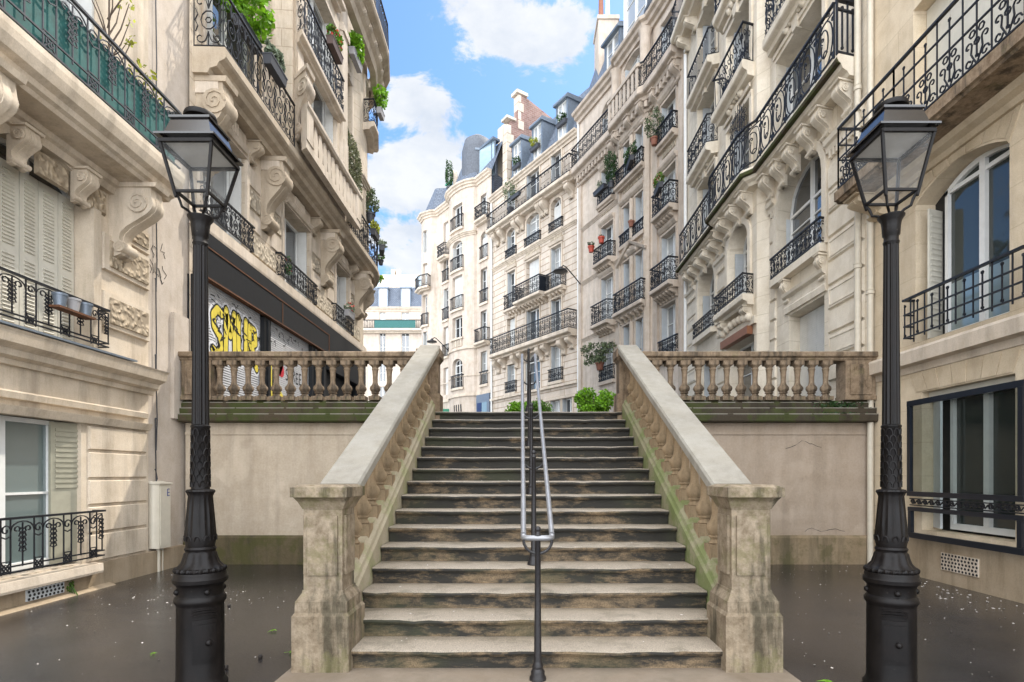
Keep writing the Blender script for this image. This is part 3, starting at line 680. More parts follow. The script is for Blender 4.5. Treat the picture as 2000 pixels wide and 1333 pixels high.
# ------------------------------------------------------------------ street lamps
def lamp(x,y,label,dg,dz):
    L=thing('street_lamp',label,'street lamp',(x,y,0),'old cast iron street lamps flanking the stairs')
    m='lampiron'; g=MB()
    g.lathe([(.175,0),(.175,.05),(.158,.07),(.152,.10),(.150,.60),(.152,.612),(.163,.625),(.166,.645),(.158,.665),(.148,.675),(.147,.735),(.155,.75),(.172,.765),(.175,.79),(.165,.805),(.165,.82),(.16,.835)],x,y,0,40); g.build('pedestal',M[m],L,smooth=True)
    g=MB(); a0=R(dg)     # inspection door on the pedestal
    def cyl(a,z,r): return (x+r*cos(a),y+r*sin(a),z)
    for (da,za,zb,r0,r1) in ((.50,.22,.52,.149,.158),(.42,.25,.49,.150,.164)):
        g.rings([[cyl(a0+da*(-1+2*i/8),za,r0),cyl(a0+da*(-1+2*i/8),za,r1),cyl(a0+da*(-1+2*i/8),zb,r1),cyl(a0+da*(-1+2*i/8),zb,r0)] for i in range(9)])
    dr=g.build('inspection_door',M[m],L,smooth=True)
    g=MB(); g.ball(cyl(a0+.12,.36,.168),.022,8); g.build('door_lock',M[m],dr,smooth=True)
    for zz in (.545,.565,.58): g=MB(); g.tube([cyl(a0+.5*(-1+2*i/8),zz+.012*(1-(i/4-1)**2),.154) for i in range(9)],.008,5); g.build('raised_rib',M[m],L,smooth=True)
    for k in range(4): g=MB(); g.ball(cyl(a0+k*PI/2+.1,.705,.148),.022,8); g.build('rosette',M[m],L,smooth=True)
    g=MB(); rs=[]; K=72     # rope moulding
    for i in range(K):
        a=2*PI*i/K; r_=.014*(1+.28*cos(a*24)); rs.append([(x+(.152+r_*cos(b+a*8))*cos(a),y+(.152+r_*cos(b+a*8))*sin(a),.850+r_*1.1*sin(b+a*8)) for b in [2*PI*j/8 for j in range(8)]])
    rs.append(rs[0]); g.rings(rs,True,False); g.build('rope_moulding',M[m],L,smooth=True)
    g=MB(); fl=lambda a,z:1+.045*cos(10*a)*(1 if .87<z<.97 else 0)
    g.lathe([(.150,.865),(.140,.875),(.118,.90),(.105,.94),(.100,.965),(.094,.975),(.096,.985),(.102,.995),(.094,1.01)],x,y,0,60,fl)
    g.lathe([(.090,1.01),(.098,1.05),(.098,1.09),(.092,1.17),(.083,1.28),(.076,1.365),(.084,1.385),(.092,1.398),(.086,1.41),(.066,1.415)],x,y,0,64,lambda a,z:1+.035*cos(16*a)*(1 if 1.05<z<1.37 else (.9 if z>1.37 else 0)))
    for k in range(10):
        a=2*PI*k/10; g.tube([cyl(a+.2*cos(b),1.02+.035*(1+sin(b)),.096+.004) for b in [PI*i/5-.0 for i in range(6)]],.006,5)
    g.build('vase_collar',M[m],L,smooth=True)
    g=MB(); g.lathe([(.060,1.41),(.055,1.84),(.063,1.85),(.063,1.862),(.052,1.87)],x,y,0,32)
    for k in range(9):
        for j in range(8):
            a=2*PI*(j+.5*(k%2))/8; z=1.43+.046*k
            g.tube([cyl(a+.33*cos(b),z+.042*sin(b),.0625-.0006*k) for b in [PI*i/6 for i in range(7)]],.0045,4)
    g.build('scaled_collar',M[m],L,smooth=True)
    g=MB(); g.lathe([(.052,1.86),(.043,3.16)],x,y,0,96,lambda a,z:1+.075*cos(12*a)); g.build('fluted_shaft',M[m],L,smooth=True)
    g=MB(); g.lathe([(.045,3.13),(.052,3.15),(.046,3.165),(.046,3.19),(.054,3.20),(.056,3.26),(.064,3.30),(.082,3.325),(.084,3.335),(.06,3.34)],x,y,0,48,lambda a,z:1+.04*cos(12*a)*(1 if 3.2<z<3.3 else 0)); g.build('capital',M[m],L,smooth=True)
    # lantern
    zb,zt=3.47,3.82+dz; hb,ht=.108,.178
    g=MB()
    for sx in (-1,1):
        for sy in (-1,1):
            g.tube([(x+sx*hb,y+sy*hb,zb-.03),(x+sx*ht,y+sy*ht,zt)],.0125,4)
            g.ball((x+sx*hb,y+sy*hb,zb-.035),.012,6)
            g.tube([(x+sx*.035,y+sy*.035,3.335),(x+sx*.055,y+sy*.055,3.36),(x+sx*.082,y+sy*.082,3.375),(x+sx*.09,y+sy*.09,3.41),(x+sx*.098,y+sy*.098,3.435),(x+sx*hb,y+sy*hb,zb-.015)],.0095,6)
    for a,b in (((-1,-1),(1,-1)),((1,-1),(1,1)),((1,1),(-1,1)),((-1,1),(-1,-1))):
        g.tube([(x+a[0]*hb,y+a[1]*hb,zb),(x+b[0]*hb,y+b[1]*hb,zb)],.012,4); g.tube([(x+a[0]*ht,y+a[1]*ht,zt-.012),(x+b[0]*ht,y+b[1]*ht,zt-.012)],.016,4)
    g.build('lantern_frame',M[m],L)
    g=MB()
    for a,b in (((-1,-1),(1,-1)),((1,-1),(1,1)),((1,1),(-1,1)),((-1,1),(-1,-1))):
        i=.985; g.face([(x+a[0]*hb*i,y+a[1]*hb*i,zb+.012),(x+b[0]*hb*i,y+b[1]*hb*i,zb+.012),(x+b[0]*ht*i,y+b[1]*ht*i,zt-.01),(x+a[0]*ht*i,y+a[1]*ht*i,zt-.01)])
    g.build('lantern_glass',M['lampglass'],L)
    g=MB(); g.frus(x,y,zt-.008,ht*.9,ht*.9,zt+.02,.06,.06); g.build('reflector',M['ceil'],L)
    g=MB(); g.box(x-.203,x+.203,y-.203,y+.203,zt+.021,zt+.035); g.frus(x,y,zt+.0351,.165,.165,3.99+dz,.128,.128); g.box(x-.140,x+.140,y-.140,y+.140,3.9905+dz,4.006+dz)
    g.build('lantern_roof',M['lamproof'],L)
    g=MB(); g.lathe([(.07,0),(.07,.045),(.104,.05),(.108,.06),(.100,.085),(.06,.105),(.001,.11)],x,y,4.0062+dz,24); g.build('vent_cap',M[m],L,smooth=True)
    return L
lamp(-2.27,3.95,'dark iron gas style street lamp standing before the green screened balcony',-50,-.03)
lamp(2.605,3.93,'dark iron gas style street lamp standing before the dark framed window grille',-115,.025)

# ================================================================== BUILDINGS
def slab(part_of,name,mat,P,u0,u1,v0,v1,z0,z1):
    g=MB(); g.pbox(P,u0,u1,v0,v1,z0,z1); return g.build(name,mat,part_of)
def openings_surround(B,P,ops,mat,**k):
    for o in ops: surround(B,P,o[0],o[1],o[2],o[3],o[4] if len(o)>4 else 0,mat,**k)
def vent(B,P,u0,u1,z0,z1,mat,hole,rows,cols):
    g=MB(); g.pbox(P,u0,u1,.0,.055,z0,z1); o=g.build('vent_grille',mat,B)
    g=MB()
    for i in range(cols):
        for j in range(rows):
            u=u0+(i+.5+.25*(j%2)-.12)*(u1-u0)/cols; z=z0+(j+.5)*(z1-z0)/rows; r=.017
            g.rings([[P.at(u+r*cos(2*PI*k/8),.058,z+r*sin(2*PI*k/8)) for k in range(8)],[P.at(u+r*cos(2*PI*k/8),.045,z+r*sin(2*PI*k/8)) for k in range(8)]])
    sub('holes',g.build('holes',hole).data,o) if False else None
    h=g.build('vent_holes',hole,o); return o
def panelbox(g,P,u0,u1,z0,z1,d,bev=.03):
    a=[(u0,0,z0),(u1,0,z0),(u1,0,z1),(u0,0,z1)]; b=[(u0+bev,d,z0+bev),(u1-bev,d,z0+bev),(u1-bev,d,z1-bev),(u0+bev,d,z1-bev)]
    A=[P.at(*q) for q in a]; Bq=[P.at(*q) for q in b]; g.idx(A+Bq,[(4,5,6,7),(0,1,5,4),(1,2,6,5),(2,3,7,6),(3,0,4,7)])

# ------------------------------------------------------------------ L1: near left house
PL=Path([(-5.72,0),(-5.72,9.95)],1)      # u = distance from the viewer
L1=thing('apartment_building','weathered beige house nearest on the left with a green screened balcony','building',(-5.72,6,0))
ops=[(5.55,7.25,.37,2.20),(6.0,7.42,3.16,5.42,.36),(6.05,7.48,6.02,9.2),(6.05,7.48,10,12.4),(6.05,7.48,13.4,15.8),(2.5,4,6.02,9.2),(2.5,4,10,12.4)]
wall(L1,'wall',PL,.5,8.56,0,20,ops,M['lime_l1'])
wall(L1,'party_strip',PL,8.5,9.76,0,20,[],M['strip'],v=-.06)
slab(L1,'party_strip_pilaster',M['strip'],PL,9.2,9.63,-.06,.0,2.45,4.2)
g=MB(); g.face([(-5.72,.5,20),(-5.72,9.6,20),(-13,9.6,20),(-13,.5,20)]); g.build('roof',M['zinc'],L1)
slab(L1,'plinth',M['wet_base'],PL,1,9.60,-.1,.035,0,.33)
g=MB()
for a,b in ((1.85,2.17),(1.475,1.82),(1.12,1.445),(.75,1.09),(.36,.72)): panelbox(g,PL,7.36,8.5,a,b,.03,.014)
g.build('rusticated_blocks',M['lime_l1'],L1)
# two vermiculated panels and plain framed blocks beside the arched window
for a,b in ((4.36,4.78),(3.58,3.99)):
    g=MB(); panelbox(g,PL,7.58,8.53,a-.04,b+.05,.05,.012); o=g.build('framed_panel',M['lime_l1'],L1)
    g=MB(); panelbox(g,PL,7.68,8.47,a+.02,b-.02,.075,.012); g.build('carved_panel',M['carved'],o)
g=MB(); panelbox(g,PL,8.05,8.53,4.86,5.2,.05,.012); g.build('framed_panel',M['lime_l1'],L1)
g=MB(); panelbox(g,PL,8.12,8.48,4.92,5.14,.07,.012); g.build('carved_panel',M['carved'],L1)
# cornice between floors, fascia and string mouldings
g=MB(); g.sweep(PL,[(0,2.74),(.05,2.74),(.06,2.80),(.13,2.83),(.14,2.90),(.24,2.95),(.27,3.06),(.29,3.09),(0,3.13)],1,8.62); g.build('cornice',M['lime_l1'],L1)
g=MB(); g.sweep(PL,[(0,2.36),(.06,2.37),(.075,2.44),(0,2.47)],1,8.47); g.build('string_moulding',M['lime_l1'],L1)
g=MB(); g.sweep(PL,[(0,2.185),(.06,2.19),(.09,2.26),(.10,2.285),(0,2.30)],1,8.52); g.build('lintel_moulding',M['lime_l1'],L1)
g=MB(); g.sweep(PL,[(-.25,.22),(.16,.22),(.17,.25),(.165,.345),(-.25,.37)],5.4,7.42); g.build('window_sill',M['lime_plain'],L1)
g=MB(); g.sweep(PL,[(-.25,3.131),(.22,3.131),(.22,3.155),(-.25,3.16)],1,8.0); g.build('ledge_flashing',M['zinc'],L1)
window(L1,PL,5.6,7.02,.40,2.19,0,'plain',2,2,v=-.2,gm='frost')
g=MB(); g.box(-.2,.2,-.02,.02,0,1.78)
for i in range(12):
    for sg in (-1,1): g.box(-.15,.15,min(sg*.02,sg*.034),max(sg*.02,sg*.034),.95+i*.065,.985+i*.065)
o=g.build('folded_shutter',M['khaki'],L1,loc=PL.at(7.14,-.10,.40),rot=0.0+R(75),local=True)
# arched window with closed louvred shutters
window(L1,PL,6.0,7.42,3.16,5.42,.36,'plain',2,2,v=-.28,gm='glass')
for k in range(5):
    g=MB(); w_=.275; u=6.03+k*w_
    x0,x1=-w_/2+.006,w_/2-.006
    g.box(x0,x1,-.015,.015,0,1.93)
    for z0,z1,n in ((.08,.9,18),(.98,1.86,20)):
        for i in range(n): 
            z=z0+(z1-z0)*i/n; g.rings([[(x,.015,z),(x,.032,z+.012),(x,.015,z+.03)] for x in (x0+.06,x1-.06)])
    g.build('shutter',M['cream'],L1,loc=PL.at(u+w_/2,-.22,3.20),rot=PL.rot(u)+R(3*(-1)**k),local=True)
surround(L1,PL,6.0,7.42,3.16,5.42,.36,'lime_l1',w=.14,d=.035,key=False)
for o in ops[2:]: window(L1,PL,*o[:4],0,'open',2,3,gm='curtain')
# sill guards
for u0,u1,z0,h,d in ((5.3,7.42,.40,.64,.17),(5.95,7.50,3.18,.54,.17)):
    railing(L1,[PL.at(u0,0)[:2],PL.at(u0,d)[:2],PL.at(u1,d)[:2],PL.at(u1,0)[:2]],z0,h,'wheat',.0085,'window_guard',pw=.42,mids=(.18,))
# big balcony on consoles
g=MB(); pr=[(0,5.56),(.50,5.56),(.53,5.60),(.58,5.62),(.60,5.68),(.68,5.72),(.72,5.82),(.735,5.90),(.735,5.965),(.72,5.98),(0,5.98)]
g.sweep(PL,pr,1,8.28); bal=g.build('balcony',M['lime_l1'],L1)
railing(bal,[PL.at(1,.69)[:2],PL.at(8.22,.69)[:2],PL.at(8.22,0)[:2]],5.98,.86,'wheat',.0095,'railing',pw=.62,mids=(.22,),mat='iron2')
slab(bal,'privacy_screen',M['teal'],PL,1,8.18,.62,.64,6.02,6.74)
g=MB(); g.sweep(PL,[(0,5.40),(.08,5.40),(.11,5.48),(.16,5.50),(.18,5.559),(0,5.559)],1,8.2); g.build('soffit_moulding',M['lime_l1'],bal)
for u in (7.86,5.55): console(bal,PL,u,.25,5.56,4.55,.62,'lime_l1')
console(bal,PL,7.18,.2,5.42,4.98,.22,'lime_l1'); console(bal,PL,6.3,.2,5.42,4.98,.22,'lime_l1')
for u0,u1 in ((6.55,7.02),(7.34,7.66)):
    g=MB(); panelbox(g,PL,u0,u1,5.06,5.36,.04,.02); g.build('carved_frieze',M['carved'],L1)
g=MB(); g.sweep(PL,[(.03,-.01),(.14,-.01),(.12,.012),(.06,.03),(.03,.04)],1,7.7); g.build('wall_fillet',M['wet_base'],L1)
vent(L1,PL,6.40,6.92,.06,.27,M['greyshut'],M['dark'],5,9)
g=MB()
for k,z in enumerate((9,7.4,5.9,4.6,3.4,2.4,1.6)): g.tube([PL.at(8.78+.01*sin(k),-.03,z),PL.at(8.79-.02*sin(k*3),-.02,z-1.0 if z>2 else 1.45),PL.at(8.79,-.03,z-1.5 if z>2 else 1.42)],.009,5); g.ball(PL.at(8.78,-.03,z),.016,5)
g.build('hanging_cable',M['iron2'],L1)
g=MB(); g.tube([PL.at(8.75,.03,0),PL.at(8.75,.03,.36)],.03,8); g.tube([PL.at(8.85,.02,0),PL.at(8.85,.02,.36)],.025,8); g.build('service_pipe',M['pipe'],L1)
g=MB(); rr=random.Random(4)
for k in range(9):
    u=8.62+.42*k/9; z=5.0+rr.uniform(-.25,.2)
    g.tube([PL.at(u+rr.uniform(-.03,.06)+.02*i,-.055,z-.05*i+rr.uniform(-.06,.06)) for i in range(5)],.0035,4)
g.build('tag_scrawl',M['sprayblack'],L1)
ub=thing('meter_cabinet','pale plastic meter cabinet mounted on the left wall beside the retaining wall','cabinet',PL.at(8.95,.1,.37))
g=MB(); g.pbox(PL,8.65,8.93,-.05,.11,.37,1.37); g.build('cabinet_body',M['box'],ub)
g=MB(); g.sweep(PL,[(-.05,1.372),(.135,1.372),(.135,1.39),(-.05,1.42)],8.63,8.95); g.build('cabinet_cap',M['box'],ub)
g=MB(); g.pbox(PL,8.67,8.91,.11,.117,.41,1.34); g.build('cabinet_door',M['box'],ub)
g=MB(); g.pbox(PL,8.83,8.843,.118,.121,1.18,1.29)
for z in (1.18,1.23,1.285): g.pbox(PL,8.844,8.89,.118,.121,z,z+.012)
g.build('cabinet_mark',M['signblue'],ub)

# ------------------------------------------------------------------ L2: left corner house with the shop
PB=Path([(-5.72,0),(-5.72,19.9),(-5.80,20.5),(-6.05,21.2),(-6.6,21.9),(-7.5,22.4),(-9,22.8)],1)
PU=Path([(-5.72,0),(-5.72,12.78),(-5.25,12.82),(-5.25,16.75),(-5.55,16.8),(-5.55,18.5),(-5.40,18.75),(-5.42,19.6),(-5.62,20.4),(-6.0,21.1),(-6.6,21.7),(-7.5,22.2),(-9,22.5)],1)
def uU(y): # arclength on PU of a given distance
    for i in range(len(PU.p)-1):
        a,b=PU.p[i],PU.p[i+1]
        if a.y<=y<=b.y: return PU.cum[i]+(y-a.y)/(b.y-a.y)*(PU.cum[i+1]-PU.cum[i])
L2=thing('apartment_building','ornate curved corner house on the left above a shuttered black shopfront','building',(-5.72,14,2.56))
ops=[(9.95,11.55,6.12,8.05),(13.38,15.06,6.12,8.05),(17.15,18.45,6.12,8.05)]
wall(L2,'wall',PB,9.62,PB.L,5.88,8.8,ops,M['lime_l2'],depth=.35)
wall(L2,'wall',PB,9.62,PB.L,2.4,5.88,[(9.9,19.7,2.4,5.7)],M['lime_l2'],depth=.45)
for a,b in ((9.95,11.55),(13.38,15.06),(17.15,18.45)):
    window(L2,PB,a,b,6.12,8.05,0,'open',2,1,v=-.33,fm='white',gm='glass',sm='louv_w')
    surround(L2,PB,a,b,6.12,8.05,0,'lime_plain',w=.10,d=.05,key=False)
g=MB(); g.sweep(PB,[(0,5.86),(.12,5.86),(.13,5.90),(.13,6.10),(.10,6.12),(0,6.12)],9.62,20.4); g.build('sill_band',M['lime_plain'],L2)
for a,b in ((9.86,11.68),(13.0,15.3),(16.85,18.66)):
    railing(L2,[PB.at(a,0)[:2],PB.at(a,.12)[:2],PB.at(b,.12)[:2],PB.at(b,0)[:2]],6.13,.56,'scroll',.010,'window_guard',pw=.36)
for a,b in ((11.72,12.95),(15.34,16.8),(18.7,19.7)):
    g=MB(); panelbox(g,PB,a,b,6.2,6.62,.045,.02); g.build('carved_apron',M['carved2'],L2)
for u0,u1 in ((11.7,12.2),(12.72,13.26),(15.2,15.86),(16.4,16.98),(18.62,19.1)):
    for z0,z1 in ((6.72,7.1),(7.16,7.55),(7.6,8.0)):
        g=MB(); panelbox(g,PB,u0,u1,z0,z1,.03,.015); g.build('carved_block' if abs(z0-7.16)<.1 else 'ashlar_block',M['carved2' if abs(z0-7.16)<.1 else 'lime_plain'],L2)
# 2nd floor slab, continuous round the corner
g=MB(); g.sweep(PB,[(0,8.52),(.26,8.52),(.30,8.60),(.42,8.64),(.46,8.72),(.55,8.76),(.58,8.80),(.58,8.94),(.56,8.97),(0,8.97)],9.70,PB.L); b2=g.build('balcony',M['lime_l2'],L2)
railing(b2,[PB.at(9.75,0)[:2],PB.at(9.75,.53)[:2],PB.at(12.75,.53)[:2]],8.97,1.0,'scroll',.010,pw=.5)
railing(b2,[PU.at(uU(16.9),-.03)[:2]]+[PB.at(u,.53)[:2] for u in (16.95,17.5,18,18.5,19,19.5,19.9,20.3,20.7,21.1,21.5,21.9,22.3,22.8)],8.97,1.0,'scroll',.011,pw=.45)
for u in (9.98,12.45,16.1,19.35): 
    console(b2,PB,u,.36,8.52,6.92,.50,'lime_l2')
    g=MB(); g.pbox(PB,u-.2,u+.2,.0,.40,8.22,8.519); g.build('console_block',M['lime_plain'],b2)
console(b2,PB,21.2,.3,8.52,7.4,.45,'lime_l2')
for u in (11.75,13.2,15.25,16.95,18.65): console(b2,PB,u,.2,8.5,8.05,.28,'lime_l2')
for a,b in ((10.2,11.5),(13.45,15.0),(17.2,18.4)):
    g=MB(); g.sweep(PB,[(0,8.08),(.10,8.10),(.14,8.18),(.05,8.22),(.05,8.50),(0,8.5)],a,b); g.build('window_hood',M['lime_plain'],L2)
    g=MB()
    for i in range(6): g.pbox(PB,(a+b)/2-.3+i*.1,(a+b)/2-.24+i*.1,.05,.1,8.24,8.47)
    g.build('triglyph_block',M['lime_plain'],L2)
# upper storeys: recess, canted bay, recess, rounded corner
u=uU
opsu=[(10.1,11.9,8.98,11.2),(u(13.6),u(15.68),10.02,11.95),(u(13.6),u(15.68),11.98,14.1),(10.1,11.9,12.0,14.2),(u(17.1),u(18.2),9.0,11.2),(u(17.1),u(18.2),12.0,14.2),(u(19.3),u(20.2),9.0,11.2),(u(19.3),u(20.2),13.6,15.2),(u(13.6),u(15.68),15.1,17.2),(10.1,11.9,15.1,17.2)]
wall(L2,'upper_wall',PU,9.62,PU.L,8.8,18.2,opsu,M['lime_l2'],depth=.3)
for o in opsu:
    window(L2,PU,o[0],o[1],o[2],o[3],0,'open' if o[1]-o[0]>1.3 else 'plain',2,2)
    surround(L2,PU,*o[:4],0,'lime_plain',w=.1,d=.05,key=o[2]>11)
balcony(L2,PU,u(19.1),u(20.5),13.6,.4,.16,'lime_plain','scroll',h=.8,r=.011,pw=.4)
# stone parapet under the bay window
g=MB(); g.pbox(PU,u(13.0),u(16.7),.20,.36,8.971,9.16); g.sweep(PU,[(.18,9.86),(.38,9.86),(.42,9.92),(.42,10.0),(.18,10.0)],u(13.0),u(16.7)); g.pbox(PU,u(13.0),u(13.35),.18,.38,9.161,9.859); g.pbox(PU,u(16.35),u(16.7),.18,.38,9.161,9.859); g.pbox(PU,u(13.35),u(16.35),.16,.22,9.161,9.859)
pp=g.build('bay_parapet',M['lime_plain'],L2)
for i in range(11):
    a=u(13.48)+i*.275; g=MB(); g.extv(PU,[(a,9.2),(a+.19,9.2),(a+.23,9.45),(a+.15,9.82),(a+.04,9.82),(a-.04,9.45)],.221,.33); g.build('flat_baluster',M['lime_plain'],pp)
console(L2,PU,u(13.1),.34,10.75,9.3,.42,'lime_plain',vol=True)
for z in (11.72,14.85):
    balcony(L2,PU,u(12.95),u(15.8),z,.26,.14,'lime_plain','scroll',h=.98,r=.011,pw=.42)
cornice(L2,PU,9.62,u(12.7),11.6,.18,.25,'lime_plain'); cornice(L2,PU,u(16.9),PU.L,11.6,.15,.2,'lime_plain')
g=MB()
for a in (u(13.06),u(16.3)):
    g.pbox(PU,a-.14,a+.3,0,.07,10.2,15.6); g.pbox(PU,a-.1,a+.26,.07,.1,10.4,11.3); g.pbox(PU,a-.18,a+.34,0,.12,14.4,14.6)
g.pbox(PU,12.2,12.62,0,.08,8.98,18); g.build('pilaster',M['lime_plain'],L2)
PC=Path([(-5.72,0),(-5.72,12.0),(-5.25,12.82),(-5.20,18.0),(-5.22,19.2),(-5.45,20.3),(-5.95,21.2),(-6.7,21.9),(-7.8,22.4),(-9,22.6)],1)
g=MB(); g.sweep(PC,[(0,15.35),(.2,15.4),(.25,15.6),(.36,15.7),(.42,15.85),(.62,15.95),(.66,16.02),(.66,16.12),(0,16.12)],13.2,PC.L); b5=g.build('eave_balcony',M['lime_l2'],L2)
railing(b5,[PC.at(q,.6)[:2] for q in PC.cuts(13.3,PC.L-.1,.6)],16.12,.95,'bars',.012,pw=.3)
for i in range(16):
    console(b5,PC,13.6+i*.62,.2,15.9,15.45,.45,'lime_plain',vol=False)
mansard(L2,PU,9.62,PU.L,18.2,21.5,1.2)
cornice(L2,PU,9.62,PU.L,18.2,.3,.4,'lime_plain')
# shopfront
sf=slab(L2,'shop_fascia',M['black'],PB,9.82,16.3,.0,.11,5.06,5.58)
slab(sf,'fascia_trim',M['wood'],PB,9.82,16.3,.0,.125,5.581,5.605); slab(sf,'fascia_trim',M['wood'],PB,9.82,16.3,.0,.125,5.03,5.059); slab(sf,'fascia_trim',M['wood'],PB,13.1,13.13,.111,.12,5.06,5.58); slab(sf,'fascia_trim',M['wood'],PB,16.26,16.3,.111,.12,5.06,5.58)
slab(L2,'fascia_board',M['black'],PB,9.7,20.3,-.05,.12,5.615,5.855); slab(L2,'fascia_board',M['black'],PB,16.31,20.2,-.05,.13,4.6,5.61)
for a,b in ((9.66,9.94),(12.3,12.62),(15.1,15.5),(16.0,16.2),(19.5,20.0)):
    g=MB(); g.pbox(PB,a,b,-.35,.06,2.45,5.0); 
    if b-a>.3: g.pbox(PB,(a+b)/2-.03,(a+b)/2+.03,.061,.09,2.5,4.96)
    g.build('shop_pillar',M['black'],L2)
slab(L2,'shop_interior',M['dark'],PB,9.9,19.9,-.5,-.46,2.4,5.7)
sh1=slab(L2,'roller_shutter',M['roller'],PB,9.95,12.29,-.08,-.03,2.5,5.1); sh2=slab(L2,'roller_shutter',M['roller'],PB,12.63,15.09,-.08,-.03,2.5,5.1)
sh3=slab(L2,'shop_door',M['black'],PB,15.51,15.99,-.2,-.12,2.5,4.9); slab(L2,'roller_shutter',M['black'],PB,16.21,19.49,-.2,-.14,2.5,4.9)
# graffiti sprayed on the shutters: thick flat strokes a few millimetres proud
def ribbon(g,P,pts,w,v,n=8):
    for (a,b),(c,d) in zip(pts,pts[1:]):
        l=math.hypot(c-a,d-b) or 1e-6; nx,nz=-(d-b)/l*w,(c-a)/l*w
        g.face([P.at(a+nx,v,b+nz),P.at(c+nx,v,d+nz),P.at(c-nx,v,d-nz),P.at(a-nx,v,b-nz)])
    for a,b in pts: g.face([P.at(a+w*cos(2*PI*k/n),v+.0004,b+w*sin(2*PI*k/n)) for k in range(n)])
LET={'S':[[(.9,.95),(.5,1.02),(.12,.85),(.2,.6),(.75,.42),(.85,.18),(.5,0),(.1,.08)]],
 'M':[[(.05,0),(.1,1),(.5,.45),(.9,1),(.95,0)]],'U':[[(.1,1),(.12,.25),(.5,0),(.88,.25),(.9,1)]],
 'R':[[(.1,0),(.1,1),(.7,.95),(.8,.65),(.1,.5)],[(.4,.5),(.9,0)]],'T':[[(.05,1),(.95,1)],[(.5,1),(.5,0)]],'E':[[(.9,1),(.1,1),(.1,0),(.9,0)],[(.1,.5),(.7,.5)]]}
def spray(part,P,text,u0,z0,w,h,gap,lw,cols,v0,name,jit=.0,seed=1):
    rr=random.Random(seed)
    for li,(mat,k) in enumerate(cols):
        g=MB(); rr=random.Random(seed)
        for i,ch in enumerate(text):
            dz=rr.uniform(-jit,jit); 
            for st_ in LET[ch]: ribbon(g,P,[(u0+i*gap+x*w,z0+dz+y*h) for x,y in st_],lw*k,v0+.003*li)
        g.build(name,M[mat],part)
spray(sh1,PB,'SMUR',10.36,3.84,.38,.84,.47,.072,[('spraywhite',2.2),('sprayblack',1.5),('yellow',1.0)],-.028,'graffiti_letter',.06)
spray(sh2,PB,'STREET',13.62,3.86,.15,.26,.205,.020,[('sprayblack',1)],-.028,'graffiti_tag',.03)
spray(sh2,PB,'U',12.74,3.3,.36,.72,.4,.085,[('spraywhite',1.9),('sprayblack',1.35),('yellow',1.0)],-.028,'graffiti_letter')
g=MB(); ribbon(g,PB,[(13.22,4.0),(13.30,4.12),(13.38,4.0)],.15,-.026,14); g.build('graffiti_heart',M['red'],sh2)
g=MB(); ribbon(g,PB,[(13.2,3.5),(13.5,3.3),(13.3,3.1)],.09,-.025); g.build('graffiti_splash',M['yellow'],sh2)
g=MB(); ribbon(g,PB,[(13.6,2.98),(14.0,2.9)],.07,-.025); g.build('graffiti_splash',M['pinkspray'],sh2)
g=MB(); ribbon(g,PB,[(15.65,2.75),(15.7,3.5)],.07,-.118); ribbon(g,PB,[(15.6,3.5),(15.7,3.62),(15.85,3.5)],.08,-.117); g.build('graffiti_splash',M['greenspray'],sh3)
g=MB(); rr=random.Random(77)
for i in range(34):
    x=rr.uniform(10.3,12.2); z=rr.uniform(3.85,4.72); ribbon(g,PB,[(x,z),(x+rr.uniform(-.1,.12),z+rr.uniform(-.12,.12)),(x+rr.uniform(0,.16),z+rr.uniform(-.16,.05))],rr.uniform(.008,.02),-.0175,5)
g.build('graffiti_linework',M['sprayblack'],sh1)['kind']='stuff'
for s_,a,b in ((sh1,10.05,12.1),(sh2,12.7,14.9)):
    g=MB(); rr=random.Random(int(a*10))
    for i in range(26):
        x=rr.uniform(a,b-.15); z=rr.choice([rr.uniform(2.6,3.4),rr.uniform(4.55,4.95)])
        ribbon(g,PB,[(x,z),(x+rr.uniform(.03,.12),z+rr.uniform(-.05,.08)),(x+rr.uniform(.05,.16),z+rr.uniform(-.1,.1))],.012,-.0275,5)
    g.build('graffiti_scribble',M['sprayblack'],s_)['kind']='stuff'

# ------------------------------------------------------------------ R0: near right house
PR=Path([(5.95,0),(5.95,9.6)],-1)
R0=thing('apartment_building','warm limestone house nearest on the right with a dark framed window grille and grid balcony','building',(5.95,6,0))
ops=[(6.72,8.29,.70,2.74),(6.80,8.42,3.50,5.82,.235),(6.6,8.47,6.30,8.56)]
ops+=[(6.6,8.47,9.6,12),(6.6,8.47,13,15.4),(2.5,4.2,6.3,8.6),(2.5,4.2,9.6,12)]
wall(R0,'wall',PR,.5,9.5,.58,17.3,ops,M['lime_r0'])
for o in ops[3:]: window(R0,PR,*o[:4],0,'open',2,3)
slab(R0,'plinth',M['wet_base'],PR,1,9.49,-.1,.04,0,.60)
g=MB(); g.face([(5.95,.5,17.3),(5.95,9.5,17.3),(12,9.5,17.3),(12,.5,17.3)]); g.build('roof',M['zinc'],R0)
window(R0,PR,6.75,8.0,.74,2.70,0,'plain',2,1,v=-.24,gm='glass_r0')
g=MB(); g.box(-.15,.15,-.015,.015,0,1.9); g.build('folded_shutter',M['greyshut'],R0,loc=PR.at(8.16,-.14,.74),rot=R(70),local=True)
slab(R0,'lintel_box',M['cream'],PR,6.74,8.28,-.22,-.10,2.60,2.735)
